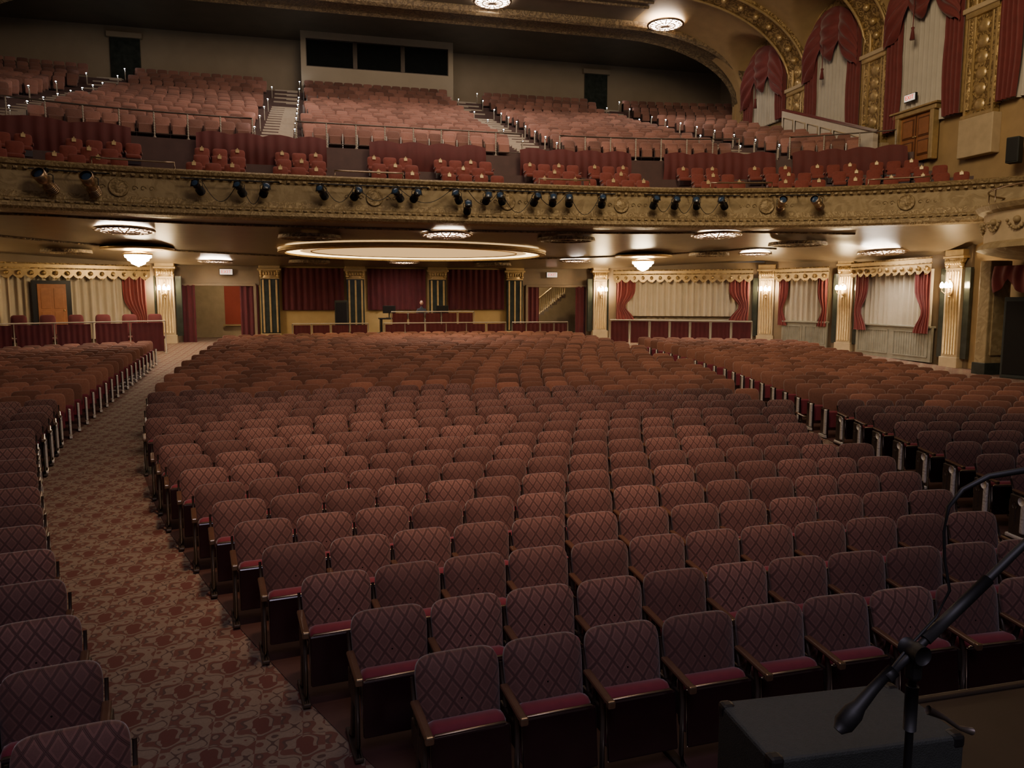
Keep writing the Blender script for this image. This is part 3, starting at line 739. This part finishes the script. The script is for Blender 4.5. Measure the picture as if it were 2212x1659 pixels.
for i,(a,c) in enumerate(((-4.25,-1.48),(-1.32,1.37),(1.53,4.25))):
    b=MB(); b.box((cx+(a+c)/2,48.42,(w0+w1)/2),(c-a,.03,w1-w0),0)
    for q in (a,c): b.box((cx+q,48.38,(w0+w1)/2),(.09,.1,w1-w0),1)
    for q in (w0,w1): b.box((cx+(a+c)/2,48.38,q),(c-a,.1,.09),1)
    struct(b.obj('window_%d'%(i+1),['glass','iron']),'dark glass window of the projection booth','window')
# ------------------------------------------------------------------ upper walls, vault, ceiling
ZC=17.6
def cove(e): return 13.6+4*math.sqrt(max(0,1-(e/7)**2))
bays=[37.0,31.5,26.0,20.5,15.0,9.5]
def lun(v):
    z=0
    for c in bays:
        if abs(v-c)<2.35: z=max(z,14.4+2.15*math.sqrt(1-((v-c)/2.35)**2))
    return z
for s in (1,-1):
    b=MB(); rows=[]
    N=240 if s>0 else 60
    for i in range(N+1):
        v=2+38*i/N; rows.append([(AX+s*(12.6+7*k/28),v,min(ZC,max(cove(7*k/28),lun(v)))) for k in range(29)])
    b.grid(rows,0,True); struct(b.obj('ceiling_vault',['orange']),'ochre vaulted ceiling cove with lunettes over the niches','ceiling')
    for c in [34.25,28.75,23.25,17.75,12.25]:
        b=MB(); rows=[]
        for dv in (-.72,-.67,-.48,.48,.67,.72):
            o=.0 if abs(dv)>.7 else .22 if abs(dv)>.6 else .12
            r=[]
            for k in range(33):
                e=7*math.sin(pi/2*k/32); zz=cove(e); nx=-e/49; nz=-(zz-13.6)/16; L=math.hypot(nx,nz); r.append((AX+s*(12.6+e+nx/L*o),c+dv,zz+nz/L*o))
            rows.append(r)
        b.grid(rows,0,True)
        for dv in (-.67,.67):
            pts=[]
            for k in range(33):
                e=7*math.sin(pi/2*k/32); zz=cove(e); nx=-e/49; nz=-(zz-13.6)/16; L=math.hypot(nx,nz); pts.append((AX+s*(12.6+e+nx/L*.2),c+dv,zz+nz/L*.2))
            b.tube(pts,.07,6,1)
        for k in range(2,32,3):
            e=7*math.sin(pi/2*k/32); zz=cove(e); nx=-e/49; nz=-(zz-13.6)/16; L=math.hypot(nx,nz)
            b.sph((AX+s*(12.6+e+nx/L*.16),c,zz+nz/L*.16),.15,1,8); 
        struct(b.obj(trimname(),['gold','goldp']),'gilded relief arch rib crossing the vault','arch rib')
b=MB(); b.box((AX,18,ZC+.1),(25.3,44,.2),0); struct(b.obj('ceiling',['ceilm']),'dark brown auditorium ceiling','ceiling')
b=MB(); b.box((AX,45.6,18.85),(49,10,.2),0); struct(b.obj('ceiling_rear',['ceilm']),'dark ceiling over the rear balcony','ceiling')
def zr(d):
    e=max(0,abs(d)-12.6); return 14.0+3.2*math.sqrt(max(0,1-(e/7)**2))
b=MB(); rows=[]
dl=[-(12.6+7*math.cos(pi/2*k/16)) for k in range(17)]; dl=dl+[-x for x in reversed(dl)]
secs=[(39.0,1.6),(39.0,.12),(39.15,.0),(39.3,.1),(39.5,.14),(40.3,.14),(40.5,.1),(40.65,0),(40.8,.12),(40.8,1.9)]
for y,o in secs: rows.append([(AX+d,y,max(zr(d)+o,18.9 if o>1 else 0)) for d in dl])
b.grid(rows,0,False); struct(b.obj(trimname(),['mold']),'broad molded arch spanning the auditorium','arch')
for s in (1,-1):
    b=MB(); b.box((AX+s*22.2,40.6,14.5),(5.2,.3,9),0); struct(b.obj('wall_return',['orange']),'ochre return wall beside the great arch','wall')
for y,r in ((37.0,.09),(36.4,.07),(35.7,.05),(33,.07)):
    b=MB(); b.tube([(AX-12.6,y,ZC-.02),(AX+12.6,y,ZC-.02)],r,8,0); struct(b.obj(trimname(),['mold']),'gilt ceiling molding','molding')
for x in (-9,0,9):
    b=MB(); b.tube([(AX+x,35.7,ZC-.02),(AX+x,20,ZC-.02)],.07,8,0); struct(b.obj(trimname(),['mold']),'gilt ceiling molding','molding')
UW=AX+19.62
for s in (1,-1): wallseg('wall_upper_side',(AX+s*19.75,40.6),(AX+s*19.75,2),5.7,17.7,'orange','ochre upper side wall',.22)
for c in (34.25,28.75,23.25,17.75):
    b=MB(); w=1.3
    zb=11 if c>33 else 9.6
    b.box((0,0,(zb+13.2)/2+.0),(w,.25,13.2-zb),0,0,.02)
    for sx in (-1,1): b.box((sx*w*.46,-.1,(zb+13.2)/2),(.09,.2,13.2-zb),1,0,.02); 
    for zz in (zb+.05,13.2): b.box((0,-.1,zz),(w+.1,.3,.14),1,0,.02)
    b.box((0,-.05,zb-.7),(w+.2,.4,1.4),2,0,.03); b.box((0,-.08,13.4),(w+.3,.5,.18),2,0,.03); b.box((0,-.06,13.25),(w+.15,.4,.2),1,0,.03)
    for k in range(6): b.lathe([(.25,0),(.2,.06),(.08,.09),(.001,.08)],(0,0,0),10,1,1,1,Matrix.Translation((0,-.1,zb+.4+k*.55))@Matrix.Rotation(pi/2,4,'X'))
    o=b.obj(trimname(),['gold','goldp','cream'],None,(UW-.12,c,0),(0,0,-pi/2)); struct(o,'tall gilded relief pilaster panel between the niches','pilaster')
def arcz(t,hw): return 13.9+2.3*math.sqrt(max(0,1-(t/hw)**2))
for ni,c in enumerate(bays[:4]):
    hw=2.0; zb=10.6 if c>30 else 9.9
    if c>36: zb=12.2
    x0=UW-.1
    b=MB(); pts=[(x0-.1,c-hw,zb)]+[(x0-.1,c+hw*-math.cos(pi*k/24),13.9+2.3*math.sin(pi*k/24)) for k in range(25)]+[(x0-.1,c+hw,zb)]
    b.tube(pts,.11,8,1)
    def off(f,x): return [(x,c+(p[1]-c)*f,13.9+(p[2]-13.9)*f if p[2]>13.9 else p[2]) for p in pts]
    b.grid([off(1.0,x0-.12),off(1.04,x0-.2),off(1.13,x0-.22),off(1.2,x0-.1),off(1.2,x0)],0,True)
    b.tube(off(1.18,x0-.12),.07,8,1)
    struct(b.obj(trimname(),['gold','goldp']),'gilded arch molding around a wall niche','arch')
    b=MB(); N=110; rows=[]
    for j in range(9):
        h=j/8; rows.append([(x0-.04-.09*math.sin(i*.9),c-hw*.97+2*hw*.97*i/N,zb+(arcz(-hw*.97+2*hw*.97*i/N,hw)-.02-zb)*h) for i in range(N+1)])
    b.grid(rows,0,True); tag(b.obj('niche_curtain',['sheerg']),'pale grey pleated curtain inside an arched niche','curtain','pale niche curtains')
    r=link('swag_drape',None,None,(x0-.25,c,zb)); tag(r,'deep red swagged drapery with side panels in an arched niche','curtain','red swag drapes')
    for sg in (-1,1):
        b=MB(); rows=[]; N=36
        for j in range(13):
            h=j/12; wi=.75 if h<.5 else .75+.6*(h-.5)
            wi*=1+.15*math.sin(h*5); row=[]
            for i in range(N+1):
                t=i/N; of=hw*.98-wi*t; zt=arcz(of,hw)-.05; row.append((-.02+.1*math.sin(t*26),sg*of,(zt-zb)*h))
            rows.append(row)
        b.grid(rows,0,True); b.obj('side_panel',['burg'],r)
    b=MB(); rows=[]; N=96
    for j in range(25):
        h=j/24; row=[]
        for i in range(N+1):
            t=-1+2*i/N; of=t*hw*.97; zt=arcz(of,hw)-.03
            sc=abs(math.sin((t+1)*pi*1.5)); drop=1.55+.75*sc-.25*abs(t)
            hh=(1-h); fold=math.sin(hh*26+sc*3.2)
            row.append((-.2-.30*math.sin(pi*h)*sc-.10*fold*(.2+sc)*(1-h*.6),of,(zt-zb)-drop*hh))
        rows.append(row)
    b.grid(rows,0,True); b.obj('swag',['burg'],r)
    b=MB(); b.tube([(-.5,0,14.6-zb),(-.5,0,13.5-zb)],.02,6,0); b.lathe([(.001,.25),(.07,.2),(.05,.12),(.1,-.25),(.001,-.25)],(-.5,0,13.3-zb),12,0); b.obj('tassel',['burg'],r)
# door under the niche
b=MB()
for sx in (-1,1): b.box((sx*.92,-.06,.85),(.2,.3,1.9),1,0,.03)
b.box((0,-.06,1.85),(2.3,.34,.18),1,0,.03); b.box((0,-.1,1.98),(2.5,.42,.08),1,0,.02)
b.box((0,0,.85),(1.7,.1,1.8),0,0,.01); b.box((0,-.07,.85),(.03,.04,1.8),2)
for q in (-.42,.42):
    for zz,hh in ((.45,.6),(1.25,.75)):
        b.box((q,-.06,zz),(.62,.03,hh),2,0,.01); b.box((q,-.085,zz),(.50,.04,hh-.12),0,0,.015)
for q in (-.06,.06): b.sph((q,-.12,.9),.035,1,8)
struct(b.obj('door_4',['door','goldp','doord'],None,(UW-.2,26.2,8.55),(0,0,-pi/2)),'orange-brown double wooden door in a gilt frame','door')
b=MB(); 
def sw(y0,y1,zt0,zt1,zb0,zb1,x,m):
    t=.12
    vs=[(x-t,y0,zb0),(x-t,y1,zb1),(x-t,y1,zt1),(x-t,y0,zt0),(x+t,y0,zb0),(x+t,y1,zb1),(x+t,y1,zt1),(x+t,y0,zt0)]
    b.add(vs,[(0,1,2,3),(7,6,5,4),(3,2,6,7),(0,3,7,4),(1,5,6,2)],m)
sw(34.4,27.8,12.3,9.9,9.6,8.2,22.7,0)
for k in range(6):
    y0=34.2-k*.97; y1=y0-.75; f=lambda y,o:9.75+(12.3-9.75)*(y-27.4)/7-o
    b.tube([(22.56,y0,f(y0,.3)),(22.56,y1,f(y1,.3)),(22.56,y1,f(y1,1.1)),(22.56,y0,f(y0,1.1))],.03,6,1,closed=True)
b.tube([(22.7,34.5,12.38),(22.7,27.7,9.95)],.07,8,2)
struct(b.obj('wall_stair_side',['wpanel','cream','burg']),'white panelled sloping wall beside the balcony stairs','wall')
b=MB(); b.box((0,0,.5),(1.0,1.6,1.0),0,0,.03); b.box((0,0,1.02),(1.15,1.75,.12),0,0,.03)
for k in range(6): b.box((-.52,-.6+k*.24,.5),(.04,.14,.7),1,0,.01)
struct(b.obj(trimname(),['wpanel','cream'],None,(23.1,19.7,7.4)),'white panelled pedestal by the end of the balcony','pedestal')
def speaker(loc,rz,w,d,h,lab):
    r=link('loudspeaker',None,None,loc,(0,0,rz)); tag(r,lab,'loudspeaker')
    b=MB(); b.box((0,0,h/2),(w,d,h),0,0,.03); b.obj('cabinet',['blackp'],r)
    b=MB(); b.box((0,-d/2-.01,h/2),(w*.86,.02,h*.9),0,0,.008)
    b.obj('grille',['black'],r)
speaker((22.9,21.3,7.6),-1.2,.4,.38,.85,'black loudspeaker standing by the end of the balcony')
speaker((22.75,20.3,fz(20.3)),-1.2,1.0,.8,2.7,'tall dark loudspeaker stack under the theater box')
# ------------------------------------------------------------------ side box
pr=[(.2,4.2),(1.2,4.25),(1.75,4.38),(2.05,4.5),(2.2,4.6),(2.17,4.72),(2.08,4.82),(2.1,5.7),(2.2,5.78),(2.26,5.92),(2.15,6.0),(1.95,6.0),(1.95,4.9)]
def bx(r_,q,z_): k_=r_/2.1; return (23.45-3.3*k_*math.sin(q),18.2+3.4*k_*math.cos(q),z_)
b=MB(); rows=[[bx(r_,pi*k/40,z_) for k in range(41)] for r_,z_ in pr]
for i in range(len(rows)-1): b.grid([rows[i],rows[i+1]],1 if i in (6,) else 0,True)
for k in range(3,38,4):
    q=pi*k/40; c=Vector(bx(2.12,q,5.28)); tq=Vector((-3.3*math.cos(q),-3.4*math.sin(q),0)).normalized()
    b.sph(c+Vector((0,0,.12)),.11,0,10)
    for t in range(-4,5): b.sph(c+tq*(t*.09)+Vector((0,0,-.14+.016*t*t)),.05,0,8)
struct(b.obj('wall_side_box',['goldface','cream']),'bowed cream and gilt theater box front with festoons','theater box')
b=MB(); rows=[[bx(r_,pi*k/40,4.95) for k in range(41)] for r_ in (1.96,.05)]; b.grid(rows,0,False); struct(b.obj('floor_side_box',['floorm']),'floor of the theater box','floor')
b=MB()
b.tube([bx(2.05,pi*k/40,6.45) for k in range(2,39)],.03,8,0)
for k in range(2,39,6): b.cyl(bx(2.05,pi*k/40,5.98),bx(2.05,pi*k/40,6.45),.02,.02,6,0)
tag(b.obj('box_handrail',['rim']),'thin brass rail on top of the theater box','railing')
bc_=MB(); bc_.box((0,0,.45),(.5,.5,.1),0,0,.04); bc_.box((0,.22,.75),(.5,.08,.6),0,0,.04)
for sx in (-.2,.2):
    for sy in (-.2,.2): bc_.cyl((sx,sy,0),(sx,sy,.42),.02,.02,6,1)
bcm=bc_.mesh('side_box_chair',['red','wood'])
for x,y in ((22.2,19.8),(21.6,18.4)): tag(link('side_box_chair',bcm,None,(x,y,4.96),(0,0,-.9)),'red upholstered chair inside the theater box','chair','chairs in the theater box')
b=MB(); b.box((22.7,21.5,2.3),(.9,.45,4.1),0,0,.03); b.box((22.7,21.5,.6),(1.0,.55,.5),1,0,.02); b.box((22.7,21.26,2.6),(.6,.06,3.0),2,0,.02)
struct(b.obj(trimname(),['goldface','marble','goldface']),'gilt pier under the theater box','pier')
b=MB(); b.box((23.25,18.0,1.75),(.2,2.4,2.9),0,0,.02); b.box((23.15,18,3.3),(.25,2.8,.25),1,0,.03)
struct(b.obj('door_5',['black','goldp']),'dark doorway under the theater box','door')
b=MB(); rows=[]
for j in range(9):
    h=j/8; rows.append([(22.3-.04*math.sin(i*1.1)-.08*math.sin(pi*h),21.2-3.4*i/48,4.15-(.45+.45*abs(math.cos(3*pi*i/48)))*h) for i in range(49)])
b.grid(rows,0,True); tag(b.obj('festoon_drape',['red']),'crimson festoon drape hung under the theater box','curtain')
# ------------------------------------------------------------------ stage lights on parapet
def fixture_meshes(bodymat,big=False):
    y=MB(); y.tube([(-.17,0,-.3),(-.17,0,-.12),(-.1,0,-.08),(.1,0,-.08),(.17,0,-.12),(.17,0,-.3)],.014,6,0); ym=y.mesh('yoke',['black'])
    c=MB(); c.box((0,0,.02),(.07,.09,.12),0,0,.015); c.cyl((0,0,-.08),(0,0,0),.015,.015,6,0); cm=c.mesh('clamp',['black'])
    R=Matrix.Translation((0,0,-.3))@Matrix.Rotation(math.radians(62),4,'X')
    d=MB()
    if big:
        d.lathe([(.001,-.40),(.08,-.40),(.13,-.33),(.14,-.05),(.11,0),(.12,.08),(.16,.13),(.17,.40),(.15,.40)],(0,0,0),18,0,1,1,R)
    else: d.lathe([(.001,-.34),(.1,-.34),(.14,-.26),(.15,-.08),(.1,-.03),(.1,.1),(.135,.14),(.135,.34),(.12,.34)],(0,0,0),18,0,1,1,R)
    for k in range(5): d.lathe([(.14,-.3+.05*k),(.165,-.29+.05*k),(.14,-.28+.05*k)],(0,0,0),18,0,1,1,R)
    if not big: d.add(*bevbox((.3,.3,.02),.004,1),0,False,R@Matrix.Translation((0,0,.33)))
    dm_=d.mesh('lamp_body',[bodymat])
    l=MB(); l.lathe([(.001,.365),(.08,.358),(.118,.345)],(0,0,0),18,0,1,1,R); lm=l.mesh('lens',['blue'])
    return ym,cm,dm_,lm
fx=fixture_meshes('black'); fx2=fixture_meshes('lamplit',True)
fl=[(-7.75,0,1.15),(-6.6,0,1.15),(-3.6,0,.82),(-2.33,0,.82),(-1.58,0,.82),(.25,0,.82),(1.36,0,.82),(2.75,0,.82),(3.35,0,.82),(4.8,0,.82),(5.15,-.35,.82),(5.85,0,.82),(6.35,0,.82),(7.6,0,.82),(8.25,0,.82),(8.85,0,.82),(10.1,0,.82),(12.1,0,.82),(12.9,0,.82),(13.7,0,.82),(14.7,0,.82),(16.8,0,.95),(18.0,0,.95)]
for u,dz,sc in fl:
    d=u-AX; p=apos(V0,d,-.56,6.78+dz); r=link('stage_light',None,None,p,(random.uniform(-.1,.1),0,brot(V0,d)+random.uniform(-.6,.4))); r.scale=(sc,sc,sc)
    tag(r,'black theatrical spotlight with yoke hanging on the balcony front' if sc<.9 else 'larger spotlight on the balcony front, caught light coloured into its body','stage light','stage lights on the balcony front')
    for nm,me in zip(('yoke','clamp','lamp_body','lens'),fx if sc<.9 else fx2): o=link(nm,me,r)
for u0,u1 in ((-8.2,-6.1),(-4.1,-1.1),(-.2,3.8),(4.3,10.6),(11.7,15.3),(16.4,18.4)):
    b=MB(); n=12; p=[apos(V0,u0+(u1-u0)*i/n-AX,-.56,6.82) for i in range(n+1)]; b.tube(p,.022,8,0)
    for q in (1,6,11): b.tube([p[q],apos(V0,u0+(u1-u0)*q/n-AX,-.12,6.86)],.018,6,0)
    tag(b.obj('lighting_pipe',['black']),'black mounting pipe holding stage lights','pipe','pipes on the balcony front')
for u0,u1 in ((-3.5,-2.4),(-2.3,-1.6),(.3,1.3),(1.4,2.7),(2.8,4.6),(5.2,6.3),(6.4,7.6),(7.7,8.8),(8.9,10.1),(12.1,12.9),(12.9,13.7),(13.7,14.7)):
    b=MB(); pts=[]; dp=random.uniform(.4,.8)
    for k in range(13):
        t=k/12; u=u0+(u1-u0)*t; pts.append(apos(V0,u-AX,-.38,6.8-dp*math.sin(pi*t)))
    b.tube(pts,.012,6,0); tag(b.obj('power_cable',['black']),'black power cable drooping between stage lights','cable','cables on the balcony front')
# ------------------------------------------------------------------ mix position
b=MB(); b.box((AX+.3,36.9,1.15),(6.6,2.6,.5),0,0,.01); struct(b.obj('floor_riser',['floorm']),'low riser for the sound desk','platform')
gp='rail barriers at the rear of the floor'
railing([(-1.1,34.9,.85),(2.2,34.9,.85)],1.1,5,'pale metal rail with maroon fabric panels','white','white','maroon',group=gp)
railing([(2.9,34.9,.85),(8.6,34.9,.85)],1.1,7,'pale metal rail with maroon fabric panels','white','white','maroon',group=gp)
railing([(8.9,34.9,.85),(11.6,34.7,.85)],1.1,5,'pale metal rail with maroon fabric panels','white','white','maroon',group=gp)
railing([(13.6,34.3,.85),(19.6,31.6,.8)],1.2,8,'pale metal rail with maroon fabric panels in front of curtains','white','white','maroon',group=gp)
railing([(-13.6,31.6,.75),(-6.1,33.9,.8)],1.35,7,'pale metal rail with maroon fabric panels before arched chairs','white','white','maroon',group=gp)
railing([(3.3,35.6,1.4),(7.2,35.6,1.4)],1.05,6,'pale metal rail around the sound desk','white','white','maroon',group=gp)
r=link('sound_desk',None,None,(AX+.6,36.5,1.4)); tag(r,'sound desk with dark console and small screens','sound desk')
b=MB(); b.box((0,0,.72),(3.4,.9,.06),0,0,.01)
for sx in (-1.6,0,1.6): b.box((sx,0,.36),(.08,.8,.72),0)
b.obj('table',['black'],r)
b=MB(); b.box((.2,0,.85),(1.9,.75,.14),0,0,.03,-.15)
for i in range(24): b.box((-.65+.07*i,.03,.94),(.02,.4,.02),1,0,0,-.15)
b.obj('console',['black','steel'],r)
for x in (-1.2,1.35):
    b=MB(); b.box((x,.1,1.15),(.6,.04,.36),0,0,.01); b.cyl((x,.1,.75),(x,.1,1.0),.03,.03,8,0); b.box((x,.1,.76),(.3,.2,.02),0); b.obj('monitor',['black'],r)
cm=MB(); cm.box((0,0,.45),(.5,.5,.1),0,0,.04); backshape(cm,.5,.6,.5,.12,16,[1,.9,.5,.02],.05,0,0,.22)
for sx in (-.2,.2):
    for sy in (-.2,.2): cm.cyl((sx,sy,0),(sx,sy,.42),.018,.018,6,1)
cmm=cm.mesh('lounge_chair',['maroon','iron'])
for i in range(8):
    x=-13.1+i*.93; o=link('lounge_chair',cmm,None,(x,32.6+.3*(x+13.6),fz(33)+.02),(0,0,.3)); o.scale=(1.15,1.15,1.5); tag(o,'dark maroon chair with arched back behind the rail','chair','arched-back chairs behind the rail')
r=link('person',None,None,(AX+1.05,37.45,1.4)); tag(r,'person in dark shirt seated behind the sound desk','person')
joints=[((0,0,.62),.13),((0,0,.85),.13),((0,-.02,1.08),.15),((0,-.03,1.2),.08),((0,-.04,1.3),.055),
 ((.17,-.03,1.14),.065),((.24,-.1,.95),.05),((.2,-.34,.9),.038),((.17,-.42,.9),.026),
 ((-.17,-.03,1.14),.065),((-.24,-.1,.95),.05),((-.2,-.34,.9),.038),((-.17,-.42,.9),.026),
 ((.1,-.05,.58),.09),((.13,-.42,.56),.065),((.13,-.44,.12),.04),((.13,-.58,.06),.035),
 ((-.1,-.05,.58),.09),((-.13,-.42,.56),.065),((-.13,-.44,.12),.04),((-.13,-.58,.06),.035)]
ed=[(0,1),(1,2),(2,3),(3,4),(2,5),(5,6),(6,7),(7,8),(2,9),(9,10),(10,11),(11,12),(0,13),(13,14),(14,15),(15,16),(0,17),(17,18),(18,19),(19,20)]
def skin(name,joints,ed,m,parent):
    me=bpy.data.meshes.new(name); me.from_pydata([j[0] for j in joints],ed,[]); me.materials.append(M[m]); o=link(name,me,parent)
    md=o.modifiers.new('skin','SKIN'); sv=me.skin_vertices[0].data
    for i,j in enumerate(joints): sv[i].radius=(j[1],j[1])
    sv[0].use_root=True; s2=o.modifiers.new('sub','SUBSURF'); s2.levels=1; s2.render_levels=2; return o
skin('body',joints,ed,'cloth',r)
for sx in (-1,1):
    J=[((sx*.17,-.42,.9),.024),((sx*.165,-.47,.895),.026)]; E=[(0,1)]
    for k,(dx,L) in enumerate(((-.028,.06),(-.01,.07),(.009,.066),(.026,.05))):
        i=len(J); J+=[((sx*.165+dx,-.5,.9),.009),((sx*.165+dx*1.2,-.5-L*.6,.893),.008),((sx*.165+dx*1.2,-.5-L,.878),.007)]; E+=[(1,i),(i,i+1),(i+1,i+2)]
    i=len(J); J+=[((sx*(.165-.04),-.47,.89),.01),((sx*(.165-.055),-.5,.88),.008)]; E+=[(1,i),(i,i+1)]
    skin('hand',J,E,'skin',r)
b=MB(); b.sph((0,-.06,1.45),.095,0,16,1.25,.85,1); b.sph((0,-.155,1.44),.016,0,8,1.5)
for sx in (-1,1): b.sph((sx*.082,-.05,1.45),.022,0,8,1.3,.5,1); b.sph((sx*.032,-.145,1.465),.012,1,8)
b.box((0,-.15,1.395),(.045,.01,.008),2); b.obj('head',['skin','cloth','red'],r)
b=MB(); b.sph((0,-.035,1.475),.098,0,16,1.15,.87,.95); b.obj('hair',['hair'],r)
b=MB(); b.cyl((0,0,0),(0,0,.40),.03,.03,8,0); b.lathe([(.001,.40),(.2,.41),(.21,.44),(.001,.47)],(0,0,0),20,1); b.lathe([(.22,0),(.22,.02),(.03,.05)],(0,0,0),16,0)
tag(b.obj('stool',['steel','black'],None,(AX+1.05,37.5,1.4)),'black round stool behind the sound desk','stool')
speaker((1.1,37.6,.98),0,.6,.45,2.0,'black loudspeaker near the rear wall')
# ------------------------------------------------------------------ microphone and monitor box on stage
r=link('stage_monitor',None,None,(1.50,1.875,1.15),(0,0,-.05)); tag(r,'black textured stage speaker box at the stage edge','speaker')
b=MB(); b.box((0,0,.315),(.62,.32,.63),0,0,.01); b.obj('cabinet',['blackp'],r)
cc=MB(); cc.box((0,0,0),(.045,.045,.045),0,0,.012); ccm=cc.mesh('corner_cap',['black'])
for sx in (-.29,.29):
    for sy in (-.14,.14): link('corner_cap',ccm,r,(sx,sy,.612))
b=MB(); b.box((0,.165,.28),(.52,.012,.46),0,0,.004); b.obj('grille',['black'],r)
r=link('mic_stand',None,None,(1.34,1.42,1.15)); tag(r,'black boom microphone stand on the stage','microphone stand')
b=MB()
for i in range(3): q=i*2*pi/3+.4; b.tube([(0,0,.09),(.3*math.cos(q),.3*math.sin(q),.016)],.012,8,0)
b.obj('tripod_base',['micb'],r)
b=MB(); b.cyl((0,0,.05),(0,0,.6),.014,.014,12,0); b.cyl((0,0,.5),(0,0,1.07),.0095,.0095,12,0); b.cyl((0,0,.5),(0,0,.6),.018,.018,12,0); b.cyl((0,0,.88),(0,0,.99),.015,.015,12,0); b.obj('pole',['micb'],r)
b=MB(); b.cyl((0,-.028,1.075),(0,.028,1.075),.023,.023,16,0); b.tube([(.01,-.04,.95),(.05,-.05,.93),(.09,-.05,.90),(.13,-.05,.885)],[.011,.006,.005,.009],10,1); b.box((0,0,1.04),(.03,.035,.07),0,0,.01); b.obj('clutch',['micb','iron'],r)
b=MB(); b.tube([(-.06,0,1.03),(0.0,0,1.075),(.26,0,1.28),(.6,0,1.54)],[.009,.010,.010,.009],12,0); b.cyl((.03,0,1.1),(.2,0,1.232),.014,.014,12,0); b.obj('boom_arm',['micb'],r)
b=MB(); b.tube([(-.055,0,1.035),(-.075,0,1.02)],.016,12,0); b.obj('mic_clip',['micb'],r)
b=MB(); b.tube([(0,0,0),(-.05,0,-.045),(-.085,0,-.08),(-.1,0,-.095),(-.125,0,-.12),(-.14,0,-.134)],[.011,.013,.016,.023,.023,.011],16,0)
tag(b.obj('microphone',['micb'],None,(1.28,1.42,2.19)),'black handheld microphone clipped to the boom','microphone')
b=MB(); b.tube([(1.9,1.38,2.69),(1.75,1.40,2.675),(1.61,1.411,2.646),(1.53,1.43,2.632),(1.471,1.443,2.6),(1.435,1.445,2.56),(1.426,1.444,2.50),(1.43,1.44,2.43),(1.44,1.43,2.36),(1.40,1.425,2.30),(1.33,1.43,2.23),(1.28,1.42,2.19)],[.009,.009,.008,.007,.006,.005,.0035,.0035,.0035,.0035,.0035,.0035],10,0)
tag(b.obj('microphone_cable',['micb']),'black cable looping over the microphone stand','cable')
# ------------------------------------------------------------------ lights
def area(loc,target,size,e,col,sy=None):
    l=bpy.data.lights.new('house_light','AREA'); l.energy=e; l.color=col; l.size=size
    if sy: l.shape='RECTANGLE'; l.size_y=sy
    d=Vector(target)-Vector(loc); link('house_light',l,None,loc,d.to_track_quat('-Z','Y').to_euler())
def spot(loc,target,ang,e,col,blend=1.,rad=.6):
    l=bpy.data.lights.new('house_spot','SPOT'); l.energy=e; l.color=col; l.spot_size=math.radians(ang); l.spot_blend=blend; l.shadow_soft_size=rad
    d=Vector(target)-Vector(loc); link('house_spot',l,None,loc,d.to_track_quat('-Z','Y').to_euler())
area((4,11,17.3),(4,11.5,0),8,400,(1,.76,.6))
spot((2.5,3,16.5),(2.2,11,0),42,8500,(1,.60,.36))
area((.5,-1.5,7.5),(2.5,5,0),3,175,(.86,.76,1))
area((3.9,29,17.3),(3.9,38,10),14,1450,(1,.79,.66),5)
area((8,13,15),(23,27,13),4,1350,(1,.77,.47),)
area((3.9,10,13),(3.9,26.5,6.6),6,560,(1,.78,.55),2)
w=bpy.data.worlds.new('world'); bpy.context.scene.world=w; w.use_nodes=True
bg=w.node_tree.nodes['Background']; bg.inputs[0].default_value=(.55,.47,.42,1); bg.inputs[1].default_value=.15
